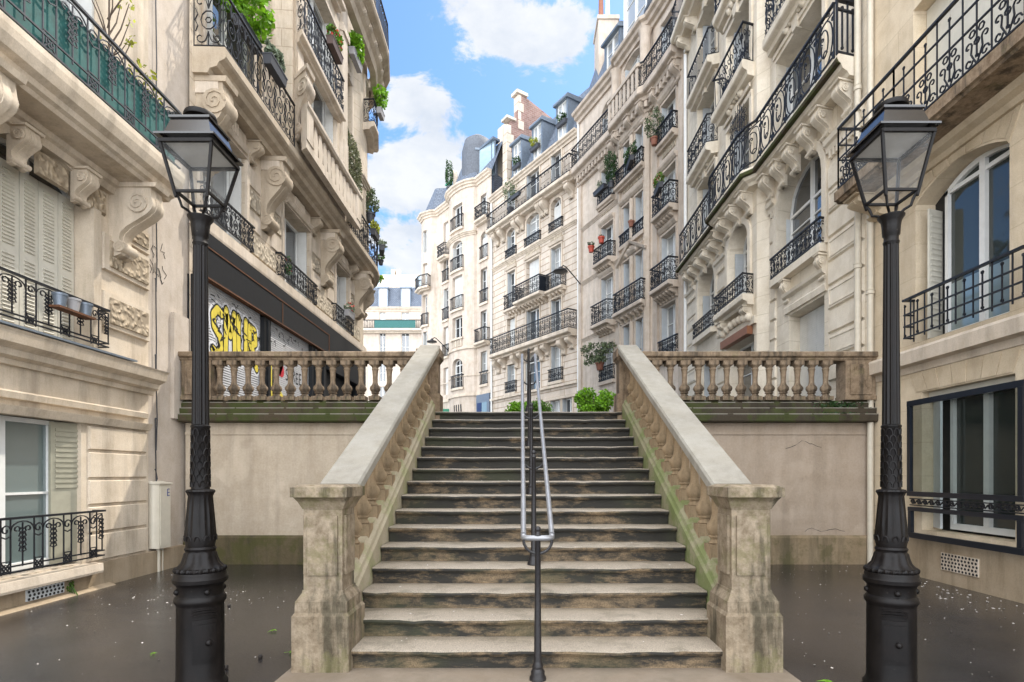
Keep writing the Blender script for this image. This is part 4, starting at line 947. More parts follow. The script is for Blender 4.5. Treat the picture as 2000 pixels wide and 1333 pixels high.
# navy grille of two frames and a scrolled band
gr=slab(R0,'window_grille',M['navy'],PR,6.45,8.40,.10,.15,2.54,2.62)
for nm,a,b,c,d in (('grille_bar',6.45,8.40,1.20,1.27),('grille_bar',6.45,8.38,.98,1.04),('grille_bar',6.45,8.38,.58,.66)): slab(gr,nm,M['navy'],PR,a,b,.10,.15,c,d)
for a,z0,z1 in ((8.33,1.271,2.539),(6.46,1.271,2.539),(8.31,.661,.979),(6.47,.661,.979)): slab(gr,'grille_stile',M['navy'],PR,a,a+.065,.10,.15,z0,z1)
g=MB(); g.pbox(PR,6.45,8.36,.11,.135,1.06,1.075); g.pbox(PR,6.45,8.36,.11,.135,1.155,1.17)
for i in range(15):
    u=8.30-i*.125; g.tube([PR.at(u+x,.125,1.115+z) for x,z in sp(0,0,.042,.008,0,3.6*PI,16)],.009,4); g.tube([PR.at(u-.04,.125,1.09),PR.at(u-.085,.125,1.14)],.008,4)
g.build('scroll_band',M['iron'],gr)
g=MB(); g.pbox(PR,6.512,8.32,.122,.126,1.272,2.538); gp=g.build('grille_glazing',M['clear'],gr)
vent(R0,PR,7.20,7.84,.19,.43,M['lime_plain'],M['iron'],5,11)
# belt slab and flat arch voussoirs over the lower window
g=MB(); g.sweep(PR,[(0,3.06),(.02,3.06),(.03,3.16),(.14,3.18),(.15,3.36),(.13,3.40),(0,3.42)],1,9.58); g.build('belt_course',M['lime_plain'],R0)
for i in range(7):
    a=6.75+i*.235; k=(a+.11-7.55)*.18; g=MB(); g.extv(PR,[(a,2.76),(a+.225,2.76),(a+.225+k+.02,3.05),(a+k,3.05)],0,.012+.004*(i%2)); g.build('voussoir',M['lime_r0'],R0)
# arched window
window(R0,PR,6.82,8.14,3.50,5.80,.19,'plain',2,1,v=-.27,gm='glass_r0')
g=MB(); g.box(-.14,.14,-.015,.015,0,1.9)
for i in range(22): g.rings([[(x,.015,.1+i*.08),(x,.028,.12+i*.08),(x,.015,.145+i*.08)] for x in (-.11,.11)])
g.build('folded_shutter',M['cream'],R0,loc=PR.at(8.24,-.16,3.52),rot=R(200),local=True)
railing(R0,[PR.at(8.45,0)[:2],PR.at(8.45,.15)[:2],PR.at(6.45,.15)[:2],PR.at(6.45,0)[:2]],3.53,.62,'grid',.0105,'window_guard',pw=.30,mids=(.36,.64))
for i in range(9):
    t=PI*(i+.0)/9; t2=PI*(i+1)/9; c=7.61; f=lambda t,r:(c-cos(t)*(.81+r*.5),5.55+sin(t)*.27+r+.004)
    g=MB(); a,b,d,e=f(t+.012,.0),f(t2-.012,.0),f(t2-.012,.34),f(t+.012,.34); d=(d[0],min(d[1],6.0)); e=(e[0],min(e[1],6.0))
    g.extv(PR,[a,b,d,e],0,.012); g.build('voussoir',M['lime_r0'],R0)
slab(R0,'window_film',M['frost'],PR,6.88,8.08,-.281,-.277,3.58,4.28)
# long grid balcony
g=MB(); g.sweep(PR,[(0,6.09),(.60,6.09),(.62,6.12),(.66,6.13),(.66,6.28),(0,6.28)],1,9.44); rb=g.build('balcony',M['balu'],R0)
g=MB(); g.sweep(PR,[(0,5.93),(.06,5.93),(.10,5.99),(.20,6.02),(.24,6.089),(0,6.089)],1,9.3); g.build('soffit_moulding',M['lime_r0'],rb)
console(rb,PR,9.2,.3,6.09,5.75,.5,'lime_r0',vol=False)
railing(rb,[PR.at(9.40,0)[:2],PR.at(9.40,.61)[:2]],6.29,1.05,'gridflower',.0105,pw=.6,mids=(.5,.74))
railing(rb,[PR.at(9.40,.61)[:2],PR.at(8.0,.61)[:2]],6.29,1.05,'gridflower',.0105,pw=.46,mids=(.5,.74))
railing(rb,[PR.at(8.0,.61)[:2],PR.at(3,.61)[:2]],6.29,1.05,'gridflower',.0105,pw=.40,mids=(.5,.74))
window(R0,PR,6.6,8.47,6.30,8.56,0,'closed',2,2,v=-.28,sm='cream')
g=MB(); g.tube([(5.88,9.40,0.0),(5.88,9.40,17)],.05,10)
for z in (2.45,4.55,6.9): g.lathe([(.05,0),(.065,.01),(.065,.05),(.055,.06),(.065,.08),(.05,.09)],5.88,9.40,z,12)
g.build('downpipe',M['pipe'],R0,smooth=True)

# ------------------------------------------------------------------ R1: cream house with the waving balcony
P1=Path([(5.95,0),(5.95,13.35),(5.74,13.6),(5.72,15.7),(5.95,15.95),(5.95,20.3)],-1)
def u1(y):
    for i in range(len(P1.p)-1):
        a,b=P1.p[i],P1.p[i+1]
        if a.y<=y<=b.y: return P1.cum[i]+(y-a.y)/(b.y-a.y)*(P1.cum[i+1]-P1.cum[i])
R1=thing('apartment_building','freshly painted cream house on the right with a long waving scroll balcony','building',(5.95,14.5,2.56))
v=u1
big=(v(10.98),v(12.95)); mid=(v(13.95),v(15.45)); far=(v(17.05),v(18.7))
ops=[(v(10.95),v(12.4),2.62,5.05),(big[0],big[1],6.02,8.35,.85),(mid[0]+.1,mid[1]-.1,5.98,8.05,.5),(far[0],far[1],6.05,8.25,.75),(v(13.75),v(15.6),2.62,5.0),(far[0]+.15,far[1]-.15,3.2,5.2)]
for zf,zt in ((8.84,11.05),(11.72,13.75),(14.5,16.5)):
    ops+=[(big[0],big[1],zf,zt),(mid[0],mid[1],zf,zt-.1),(far[0],far[1],zf,zt)]
wall(R1,'wall',P1,9.52,P1.L,2.4,17.5,ops,M['lime_r1'],depth=.42)
kinds=['closed','open','open','open','plain','plain']
for i,o in enumerate(ops):
    fb=i>=6
    window(R1,P1,o[0],o[1],o[2],o[3],o[4] if len(o)>4 else 0,'closed' if i in(0,) else ('plain' if i in (4,) else 'open'),2 if i!=4 else 2,4 if i in(1,2,3) else 3,v=-.38,sm='louv_g' if i else 'louv_w',gm='glass' if i in(1,2,3,4) else None)
for o in (ops[1],ops[2],ops[3]): surround(R1,P1,o[0],o[1],o[2],o[3],o[4],'lime_r1p',w=.16,d=.06,key=False)
for o in ops[6:]: surround(R1,P1,o[0],o[1],o[2],o[3],0,'lime_r1p',w=.12,d=.05,key=True)
for o in ops[6:9]:
    pass
# ground storey: shutters under a panelled lintel, orange door awning
g=MB(); g.sweep(P1,[(0,5.10),(.05,5.10),(.07,5.22),(.04,5.26),(.04,5.42),(.12,5.46),(.14,5.52),(0,5.55)],v(10.85),v(12.55)); g.build('panelled_lintel',M['lime_r1p'],R1)
for a in (v(10.95),v(12.42)): console(R1,P1,a,.16,5.82,5.3,.2,'lime_r1p')
slab(R1,'door_awning',M['orange'],P1,v(13.8),v(15.5),.02,.18,5.0,5.2)
g=MB(); g.pbox(P1,v(13.6),v(15.7),0,.08,5.22,5.40)
for k in range(7): g.ball(P1.at(v(13.85+.27*k),.10,5.42+.10*sin(PI*k/6)),.11,8)
g.build('door_ornament',M['lime_r1p'],R1,smooth=True)
# chamfered blocks with framed faces
for a,b in ((9.66,10.78),(v(13.0),v(13.32)),(v(16.0),v(16.85)),(v(18.9),v(19.9))):
    for k in range(10):
        z0=3.30+k*.46
        if z0+.44>7.75: continue
        g=MB(); panelbox(g,P1,a,b,z0+.015,z0+.445,.045,.022); o=g.build('chamfered_block',M['lime_r1p'],R1)
        if k%2==1 and b-a>.7:
            g=MB(); d=.0455
            for q in ((a+.06,b-.06,z0+.36,z0+.385),(a+.06,b-.06,z0+.075,z0+.10),(a+.06,a+.085,z0+.10,z0+.36),(b-.085,b-.06,z0+.10,z0+.36)): g.pbox(P1,q[0],q[1],d-.01,d+.012,q[2],q[3])
            g.build('raised_frame',M['lime_r1p'],o)
    g=MB(); g.sweep(P1,[(0,7.70),(.06,7.70),(.08,7.80),(.13,7.83),(.15,7.92),(0,7.95)],a-.02,b+.02)
    for q in range(int((b-a)/.12)): g.pbox(P1,a+.02+q*.12,a+.08+q*.12,.0,.07,7.56,7.695)
    g.build('impost_moulding',M['lime_r1p'],R1)
# first-floor sills and guards
for (a,b),z,d,co in ((big,6.02,.18,0),((mid[0]-.05,mid[1]+.05),5.98,.32,1),((far[0]+.05,far[1]+.05),6.05,.18,0)):
    o=balcony(R1,P1,a-.12,b+.12,z,d,.16,'lime_r1p','scroll',h=.50,r=.0105,pw=.33,inset=.03,prof=bool(co))
    if co:
        for q in (a+.1,b-.1): console(o,P1,q,.22,5.72,5.35,.26,'lime_r1p')
# waving main balcony
g=MB(); g.sweep(P1,[(0,8.50),(.22,8.50),(.26,8.56),(.36,8.60),(.40,8.68),(.45,8.70),(.47,8.74),(.47,8.80),(.44,8.83),(0,8.84)],9.80,v(19.75),step=.35); wb=g.build('balcony',M['lime_r1p'],R1)
g=MB(); g.sweep(P1,[(.40,8.665),(.485,8.672),(.495,8.72),(.485,8.755),(.472,8.76),(.44,8.69)],9.80,v(19.75),step=.35); g.build('mossy_edge',M['mossy'],wb)
pts=[P1.at(q,.44)[:2] for q in [9.86+.0]+[9.95+.33*i for i in range(int((v(19.6)-9.95)/.33)+1)]]
railing(wb,[P1.at(9.86,.44)[:2],P1.at(9.86,.0)[:2]],8.85,.98,'grid',.018,pw=.3,mids=(.82,))
railing(wb,pts[1:],8.85,.98,'C',.0125,pw=.60)
for q in (10.05,10.78,11.35,12.0,12.6,13.2,13.95,14.6,15.25,15.9,16.6,17.3,18.0,18.7,19.3):
    console(wb,P1,v(q) if q>13 else q,.26,8.50,7.98,.36,'lime_r1p')
g=MB(); g.sweep(P1,[(0,7.96),(.05,7.97),(.06,8.02),(0,8.04)],9.55,10.8); g.build('frieze_moulding',M['lime_r1p'],R1)
# upper balconies
balcony(R1,P1,v(10.75),v(13.15),11.66,.32,.22,'lime_r1p','scroll',h=.98,pw=.36)
balcony(R1,P1,v(13.75),v(15.7),11.70,.34,.22,'lime_r1p','scroll',h=.95,pw=.36,belly=.16)
balcony(R1,P1,v(16.85),v(18.95),11.62,.35,.22,'lime_r1p','scroll',h=.88,pw=.36)
balcony(R1,P1,v(13.6),v(15.9),14.42,.30,.2,'lime_r1p','scroll',h=.9,pw=.4); balcony(R1,P1,v(16.75),v(19.0),14.2,.34,.2,'lime_r1p','bars',h=.85,pw=.35); balcony(R1,P1,v(10.75),v(13.15),14.42,.3,.2,'lime_r1p','scroll',h=.9,pw=.4)
for a,b in (big,mid,far):
    for z in (11.2,13.9):
        g=MB(); g.pbox(P1,a-.1,b+.1,.05,.09,z-.05,z+.05); 
        for k in range(5): g.ball(P1.at((a+b)/2-.36+.18*k,.09,z+.12+.07*sin(PI*k/4)),.10,8)
        g.build('carved_swag',M['lime_r1p'],R1,smooth=True)
balcony(R1,P1,9.6,v(20.2),17.34,.55,.22,'lime_r1p','bars',h=.9,pw=.4,consoles=[v(q) for q in (10.2,11.5,13,14.7,16.3,17.2,18.9,19.8)],ch=.5)
g=MB(); g.face([(5.95,9.5,17.5),(5.95,20.3,17.5),(11,20.3,17.5),(11,9.5,17.5)]); g.build('roof',M['zinc'],R1)
g=MB(); g.tube([(5.86,9.72,2.5),(5.86,9.72,17)],.055,10); 
for z in (5.1,8.2,11): g.lathe([(.055,0),(.07,.01),(.07,.06),(.06,.07),(.07,.09),(.055,.1)],5.86,9.72,z,12)
g.build('downpipe',M['pipe'],R1,smooth=True)
g=MB(); g.tube([P1.at(v(19.95),.08,2.5),P1.at(v(19.95),.08,17.2)],.06,8); g.build('downpipe',M['white'],R1,smooth=True)
slab(R1,'house_number_plate',M['signblue'],P1,v(16.2),v(16.34),.046,.056,6.05,6.16)
g=MB(); rr=random.Random(9)      # wire trellis standing on the waving balcony
c0=v(13.6); 
for i in range(7):
    g.tube([P1.at(c0+.12*i+.02*i,.36,9.0),P1.at(c0+.12*i,.36,9.9+.55*sin(PI*(i+.5)/7)+.25)],.010,4)
    for k in range(4): g.tube([P1.at(c0+.12*i+x,.36,9.95+.18*k+z) for x,z in sp(0,0,.09,.02,rr.uniform(0,6),rr.uniform(6,10),8)],.008,4)
tr=thing('plant_trellis','black wire plant trellis rising above the waving balcony rail','trellis',P1.at(c0+.4,.36,8.85)); g.build('wire_frame',M['iron'],tr)

# ------------------------------------------------------------------ R2: curved house with paired windows
P2=Path([(5.95,20.3),(5.65,21.6),(5.33,22.75),(5.12,22.9),(4.42,24.95),(4.52,25.25),(3.95,26.6),(2.97,28.9)],-1)
def hit(P,px,off=0):    # distance along P where it lies on a given bearing from the viewpoint
    m=(px-1018)/1090; best=None
    for i in range(len(P.p)-1):
        a=P.p[i]+P.m[i]*off; b=P.p[i+1]+P.m[i+1]*off; d=b-a; den=d.x-m*d.y
        if abs(den)<1e-9: continue
        t=(m*a.y-a.x)/den
        if -.02<=t<=1.02: return P.cum[i]+max(0,min(1,t))*(P.cum[i+1]-P.cum[i])
    return None
R2=thing('apartment_building','tall curving pink stone house with paired windows and potted plants on many sills','building',(4.5,24.9,3))
A=P2.cum
rA,rB=.62,1.75; lA,lB=A[5]+.62,A[5]+1.72
c=[A[3]+.18,A[3]+.82,A[3]+1.22,A[3]+1.92]
rows=((6.0,8.05),(8.75,10.85),(11.6,13.3),(14.45,16.0))
ops=[(rA,rB,2.8,8.1)]+[(rA,rB,a,b) for a,b in rows[1:]]+[(lA,lB,6.0,7.7),(lA,lB,8.72,10.9),(lA,lB,11.6,13.35),(lA,lB,14.5,16.05)]
for a,b in rows: ops+=[(c[0],c[1],a,b),(c[2],c[3],a,b)]
ops[0]=(rA,rB,6.0,8.1)
ops+=[(lA-.2,lB-.1,17.35,19.1,.5),(c[0]+.15,c[3]-.15,17.9,19.5,.2),(rA,rB,17.35,19.2)]
wall(R2,'wall',P2,0,P2.L,2.6,20.0,ops,M['lime_r2'],depth=.3)
for o in ops:
    window(R2,P2,o[0],o[1],o[2],o[3],o[4] if len(o)>4 else 0,'open',2,3,sm='louv_g')
    surround(R2,P2,o[0],o[1],o[2],o[3],o[4] if len(o)>4 else 0,'lime_r2',w=.09,d=.04,key=False)
for a,b,z,d,h,st_ in ((rA-.2,rB+.2,6.0,.12,.75,'scroll'),(rA-.3,rB+.2,8.72,.5,.85,'scroll'),(c[0]-.25,c[3]+.25,8.68,.35,.85,'scroll'),(lA-.25,lB+.25,8.66,.5,.92,'scroll'),(rA-.2,rB+.2,11.6,.42,.85,'scroll'),(c[0]-.15,c[3]+.15,11.6,.15,.5,'scroll'),(lA-.2,lB+.2,11.58,.4,.7,'scroll'),(rA-.15,rB+.15,14.42,.27,.65,'scroll'),(c[0]-.2,c[3]+.2,14.32,.3,.6,'scroll'),(lA-.15,lB+.15,14.44,.22,.5,'scroll'),(lA-.15,lB+.15,5.95,.14,.68,'scroll')):
    o=balcony(R2,P2,a,b,z,d,.16,'lime_r2',st_,h=h,r=.015,pw=.4,prof=d>.2)
    if d>.3:
        n=6
        for k in range(n): console(o,P2,a+.2+(b-a-.4)*k/(n-1),.12,z-.24,z-.55,d*.75,'lime_r2',vol=False)
# gable pediment over the paired windows
cc_=(c[0]+c[3])/2; g=MB(); 
for s_ in (-1,1):
    e=cc_+s_*1.15; g.rings([[P2.at(q,vv,z) for vv,z in ((0,zz),(.2,zz),(.24,zz+.12),(0,zz+.16))] for q,zz in ((cc_,11.42),(e,10.75))])
g.build('pediment',M['lime_r2'],R2)
g=MB()
for k in range(5): g.ball(P2.at(cc_-.4+.2*k,.05,11.05+.18*sin(PI*k/4)),.12,8)
g.build('carved_swag',M['lime_r2'],R2,smooth=True)
for q in ((c[1]+c[2])/2,): 
    for a,b in rows: g=MB(); g.tube([P2.at(q,.08,a),P2.at(q,.08,b)],.10,12); g.build('colonnette',M['lime_r2'],R2,smooth=True)
for q in (A[3]-.05,A[4]+.05,.15,2.15,P2.L-.25):
    slab(R2,'pilaster',M['lime_r2'],P2,max(q-.16,0),min(q+.16,P2.L),0,.09,3,17)
for z in (8.45,11.35,14.1): cornice(R2,P2,A[5],P2.L,z,.1,.18,'lime_r2')
for a,b in rows[1:]:
    for l_,r_ in ((rA,rB),(lA,lB),(c[0],c[3])):
        g=MB(); g.sweep(P2,[(0,b+.12),(.06,b+.12),(.14,b+.22),(.16,b+.30),(0,b+.33)],l_-.1,r_+.1); g.build('window_hood',M['lime_r2'],R2)
        g=MB(); panelbox(g,P2,l_+.05,r_-.05,a-.55,a-.28,.03,.02); g.build('carved_apron',M['carved2'],R2)
o=balcony(R2,P2,.05,P2.L-.05,17.2,.52,.3,'lime_r2','scroll',h=.95,r=.015,pw=.42,consoles=[.3,2.0,A[3]+.1,(c[1]+c[2])/2,A[4]-.1,A[5]+.3],cw=.3,ch=.75)
g=MB()
n=int(P2.L/.3)
for i in range(n): a=.1+i*.3; g.pbox(P2,a,a+.14,0,.3,16.45,16.68)
g.sweep(P2,[(0,16.3),(.14,16.32),(.18,16.42),(0,16.44)],.05,P2.L-.05); g.build('dentil_band',M['lime_r2'],R2)
g=MB()
for k in range(9): a=c[0]-.2+k*.29; g.pbox(P2,a,a+.15,.40,.52,17.21,18.0)
g.sweep(P2,[(.36,18.0),(.56,18.0),(.56,18.14),(.36,18.14)],c[0]-.3,c[3]+.3); g.build('stone_parapet',M['lime_r2'],R2)
cornice(R2,P2,0,P2.L,20.1,.42,.5,'lime_r2')
for q in (A[3]-.1,A[4]+.1):
    g=MB(); p=P2.at(q,.18,0); g.lathe([(.26,17.2),(.22,17.5),(.22,19.4),(.3,19.6)],p[0],p[1],0,20,lambda a,z:1+.05*sin(6*a+9*z)); g.build('twisted_column',M['lime_r2'],R2,smooth=True)
mansard(R2,P2,0,P2.L,20.1,23.8,1.3)
p=P2.at(A[3]-.9,-.9,20.1); g=MB(); g.lathe([(1.35,0),(1.38,.12),(1.25,.16),(1.2,1.6),(1.0,3.2),(.6,4.2),(.02,4.6)],p[0],p[1],p[2],24); g.build('turret_roof',M['slategrey'],R2,smooth=True)
dormer(R2,P2,cc_-.1,1.7,20.15,22.9,'white'); dormer(R2,P2,lA+.2,1.1,20.15,21.9)
g=MB(); q=P2.at(P2.L-.4,-1.4,0); g.box(q[0]-.5,q[0]+.5,q[1]-.8,q[1]+.8,20,24.6); g.box(q[0]-.56,q[0]+.56,q[1]-.86,q[1]+.86,24.6,24.8); ch=g.build('chimney',M['lime_r2'],R2)
for k,dx in enumerate((-.3,.1)): g=MB(); g.lathe([(.14,0),(.11,1.6),(.15,1.7)],q[0]+dx,q[1]-.3+.4*k,24.8,10); g.build('chimney_pot',M['terracotta' if k==0 else 'white'],ch,smooth=True)
g=MB(); p0=P2.at(P2.L-.08,.06,3); g.tube([p0,(p0[0],p0[1],20)],.06,8); g.build('downpipe',M['white'],R2)
wl=thing('wall_lantern','black swan neck street lantern on the wall right of the long corbelled balcony','lantern',P2.at(P2.L-.3,0,11.5))
def wallamp(T,p,d,z,k):
    g=MB(); d=Vector(d).normalized()
    g.tube([(p[0]+d.x*t*k,p[1]+d.y*t*k,z+h*k) for t,h in ((0,-.35),(.02,0),(.5,.42),(.95,.78),(1.12,.84),(1.25,.72))],.035*k,6); g.tube([(p[0],p[1],z-.45*k),(p[0],p[1],z+.2*k)],.05*k,6); g.build('bracket_arm',M['iron'],T)
    c_=(p[0]+d.x*1.3*k,p[1]+d.y*1.3*k); g=MB(); g.lathe([(.02,.75),(.08,.72),(.14,.62),(.34,.55),(.40,.48),(.36,.46)],c_[0],c_[1],z+0*k,16) if False else g.lathe([(.03*k,.75*k),(.09*k,.72*k),(.14*k,.62*k),(.34*k,.55*k),(.40*k,.48*k),(.36*k,.46*k)],c_[0],c_[1],z,16); hd=g.build('lamp_head',M['iron'],T,smooth=True)
    g=MB(); g.lathe([(.34*k,.465*k),(.22*k,.38*k),(.02,.34*k)],c_[0],c_[1],z,12); g.build('lamp_bowl',M['lampglass'],hd,smooth=True)
wallamp(wl,P2.at(P2.L-.35,.05,0),(-.95,-.5,0),11.25,.95)

# ------------------------------------------------------------------ R3: house with the two long balconies
P3=Path([(2.97,28.9),(-1.93,36.2)],-1)
R3=thing('apartment_building','grooved limestone house with two long iron balconies and three slate dormers','building',(.5,32.5,3))
Lc,Mc,Rc=(5.95,6.85),(3.45,4.75),(1.42,2.35)
ops=[(Rc[0],Rc[1],6.62,8.6),(Lc[0],Lc[1],6.55,8.3),(Mc[0]-.1,Mc[1]+.1,6.3,8.6,.5),(.5,1.35,3.2,5.6),(1.5,2.4,3.2,5.6),(Lc[0]-.2,Lc[1]+.1,3.2,5.5)]
for a,b,r_ in ((9.15,11.15,0),(11.75,14.0,0),(14.9,16.6,.3),(17.15,19.15,0)):
    for q in (Lc,Mc,Rc): ops.append((q[0],q[1],a,b,r_))
wall(R3,'wall',P3,0,P3.L,2.6,19.3,ops,M['lime_r3'],depth=.3)
for i,o in enumerate(ops):
    window(R3,P3,o[0],o[1],o[2],o[3],o[4] if len(o)>4 else 0,['open','open','closed','open'][i%4] if i>2 else 'open',2,3,sm='louv_g' if i%4!=2 else 'louv_w')
    surround(R3,P3,o[0],o[1],o[2],o[3],o[4] if len(o)>4 else 0,'lime_plain',w=.1,d=.05,key=False)
for q,z in ((Rc,6.62),(Lc,6.55)): balcony(R3,P3,q[0]-.18,q[1]+.18,z,.16,.16,'lime_plain','scroll',h=.68,r=.016,pw=.36,prof=False)
balcony(R3,P3,.12,8.1,9.10,.62,.22,'lime_plain','scroll',h=.98,r=.016,pw=.42)
for k,u_ in enumerate((.45,1.15,2.6,3.15,5.0,5.7,7.1,7.8)): console(R3,P3,u_,.34,8.75,7.9 if k%2 else 8.1,.5,'lime_plain',vol=False)
o=balcony(R3,P3,2.55,5.2,11.66,.7,.16,'lime_plain','scroll',h=.9,r=.016,pw=.42); slab(o,'side_screen',M['navy'],P3,2.56,2.58,.02,.66,11.68,12.5)
for k in range(8): console(o,P3,2.75+.32*k,.14,11.45,11.1,.4,'lime_plain',vol=False)
for a,b in ((1.0,2.5),(5.25,6.85)):
    o=balcony(R3,P3,a,b,11.62,.36,.14,'lime_plain','scroll',h=.88,r=.016,pw=.4)
    for k in range(4): console(o,P3,a+.2+.33*k,.13,11.42,11.1,.28,'lime_plain',vol=False)
for q in (Lc,Mc,Rc): balcony(R3,P3,q[0]-.18,q[1]+.18,14.85,.15,.12,'lime_plain','scroll',h=.52,r=.016,pw=.34,prof=False)
cornice(R3,P3,.1,8.6,14.78,.15,.2,'lime_plain')
for q in (Lc,Mc,Rc): 
    g=MB(); g.sweep(P3,[(0,14.12),(.1,14.14),(.14,14.3),(0,14.34)],q[0]-.15,q[1]+.15); g.build('window_hood',M['lime_plain'],R3)
    g=MB(); panelbox(g,P3,q[0]-.05,q[1]+.05,14.36,14.56,.05,.02); g.build('carved_panel',M['carved2'],R3)
balcony(R3,P3,.02,8.5,17.1,.62,.2,'lime_plain','bars',h=.92,r=.016,pw=.32)
for u_ in (.5,2.7,3.1,5.1,5.6,7.2,7.9): console(R3,P3,u_,.34,16.78,16.0,.5,'lime_plain',vol=False)
cornice(R3,P3,0,8.75,19.42,.3,.35,'lime_plain')
slab(R3,'shop_lintel',M['lime_plain'],P3,.1,3.0,0,.1,5.62,5.75); slab(R3,'sill_course',M['lime_plain'],P3,0,P3.L,0,.15,6.28,6.42)
mansard(R3,P3,.3,7.2,19.42,22.6,1.35)
for u_,w_ in ((1.45,.8),(3.75,.8),(5.85,.85)): dormer(R3,P3,u_,w_,19.75,21.6)
g=MB()
def pq(*a): return [P3.at(u_,v_,z) for u_,v_,z in a]
f=[(7.05,-.1,19.4),(7.05,-5,19.4),(7.05,-5,24.6),(7.05,-1.5,25.6),(7.05,-.95,25.7),(7.05,-.9,23.9),(7.05,-.35,23.7),(7.05,-.1,22.8)]
g.face(pq(*f),[(q[1],q[2]) for q in f]); f2=[(7.5,q[1],q[2]) for q in f]; g.face(pq(*f2[::-1]),[(q[1],q[2]) for q in f2[::-1]])
for a,b in zip(f,f[1:]+f[:1]): g.face(pq(a,b,(7.5,b[1],b[2]),(7.5,a[1],a[2])),[(0,0),(1,0),(1,.4),(0,.4)])
g.build('brick_party_wall',M['brick'],R3)
g=MB()
for k in range(11): z=19.5+k*.56; g.pbox(P3,7.02,7.53,-.38-.2*(k%2)-(.75 if z>23.2 else 0),-.07-(.85 if z>23.2 else 0),z,min(z+.53,25.55))
g.pbox(P3,6.92,7.6,-1.6,-.75,25.6,25.8); g.pbox(P3,6.92,7.6,-.7,.0,23.75,23.9); g.build('party_wall_quoins',M['lime_plain'],R3)
g=MB(); g.tube([P3.at(8.62,.1,3),P3.at(8.62,.1,19)],.06,8); g.build('downpipe',M['white'],R3)

# ------------------------------------------------------------------ R4: house with the bow window at the bend
b0=Vector((-1.93,36.2)); d4=(Vector((-7.8,44.0))-b0).normalized(); n4=Vector((-d4.y,d4.x))
if n4.dot(b0)>0: n4=-n4
def q4(s_,o): p=b0+d4*s_+n4*o; return (p.x,p.y)
P4=Path([q4(0,0),q4(1.75,0),q4(1.85,.18),q4(2.25,.45),q4(2.8,.62),q4(3.5,.68),q4(4.2,.62),q4(4.75,.42),q4(5.1,.15),q4(5.2,0),q4(7.3,0),q4(7.6,.35),q4(8.3,.6),q4(9.0,.45),q4(9.8,-.6),q4(10.3,-2.5)],-1)
A=P4.cum
R4=thing('apartment_building','pale rounded house at the street bend with a bow window column','building',(*q4(4,0),3.5))
rc=(.5,1.28); bw=(A[4]-.12,A[5]+.42); lc=(A[9]+.45,A[9]+1.15); kc=(A[12]-.35,A[12]+.4)
ops=[(rc[0],rc[1],7.5,9.7),(bw[0],bw[1],7.5,9.5,.4),(lc[0],lc[1],7.4,9.4)]
for a,b,r_ in ((10.3,12.4,0),(12.95,15.2,0),(15.75,17.6,.3),(18.4,20.1,0)):
    for w_ in (rc,bw,lc,kc): ops.append((w_[0],w_[1],a,b,r_ if w_ is bw or w_ is rc else 0))
wall(R4,'wall',P4,0,P4.L,2.8,21.2,ops,M['lime_r4'],depth=.3)
for i,o in enumerate(ops):
    window(R4,P4,o[0],o[1],o[2],o[3],o[4] if len(o)>4 else 0,['open','plain','closed'][i%3],2,3,sm='louv_w')
for w_,z,d,st_ in [(rc,7.5,.1,'bars'),(bw,7.5,.12,'bars'),(rc,10.25,.5,'bars'),(lc,10.2,.12,'bars'),(kc,10.2,.15,'bars'),(rc,12.9,.12,'bars'),(bw,12.9,.16,'bars'),(lc,12.9,.12,'bars'),(kc,12.9,.15,'bars'),(rc,15.8,.12,'bars'),(bw,15.6,.16,'bars'),(lc,15.7,.12,'bars'),(kc,15.7,.5,'bars'),(rc,18.35,.5,'scroll'),(bw,18.4,.16,'bars'),(lc,17.5,.45,'scroll')]:
    e=.35 if d>.3 else .14
    balcony(R4,P4,w_[0]-e,w_[1]+e,z,d,.16,'lime_plain',st_,h=.85,r=.017,pw=.33,prof=d>.3)
g=MB(); g.sweep(P4,[(0,10.05),(.1,10.05),(.12,10.2),(0,10.25)],A[1],A[9]); 
for k in range(7): a=bw[0]+.02+k*.2; g.pbox(P4,a,a+.12,0,.06,10.3,10.75)
g.sweep(P4,[(0,10.78),(.14,10.78),(.14,10.9),(0,10.9)],bw[0]-.1,bw[1]+.1); g.build('bow_parapet',M['lime_plain'],R4)
cornice(R4,P4,0,P4.L,21.35,.35,.4,'lime_plain'); cornice(R4,P4,A[1],A[9],17.95,.22,.25,'lime_plain'); slab(R4,'belt_course',M['lime_plain'],P4,0,P4.L,0,.1,6.85,7.05); slab(R4,'string_course',M['lime_plain'],P4,0,P4.L,0,.05,8.2,8.26)
slab(R4,'shopfront',M['shopblue'],P4,.1,1.72,0,.12,3,6.84); slab(R4,'shop_window',M['skyglass'],P4,.35,1.0,.121,.14,3,6.3); slab(R4,'shop_door',M['shopdeep'],P4,1.02,1.6,.121,.15,3,6.3)
slab(R4,'green_awning',M['green'],P4,A[9]+.2,A[9]+1.3,.0,.6,5.7,6.3)
g=MB()
for k in range(4): a=A[3]+.5+k*.26; g.extv(P4,[(a,5.75),(a+.09,5.75),(a+.14,6.3),(a+.05,6.35)],.002,.03)
c_=A[3]+.95; g.extv(P4,[(c_+.45*cos(PI*i/8),4.9+.5*sin(PI*i/8)) for i in range(9)],.002,.03); g.build('door_fanlight',M['dark'],R4)
mansard(R4,P4,0,P4.L,21.35,23.6,.9)
g=MB(); g.extv(P4,[(.3,21.4),(1.9,21.4),(1.9,23.6),(.3,23.6)],-.6,-.55); st4=g.build('studio_glazing',M['skyglass'],R4)
g=MB()
for k in range(6): a=.3+k*.32; g.pbox(P4,a-.03,a+.03,-.55,-.48,21.4,23.6)
g.pbox(P4,.25,1.95,-.9,-.3,23.6,23.75); g.build('glazing_bars',M['zinc'],st4)
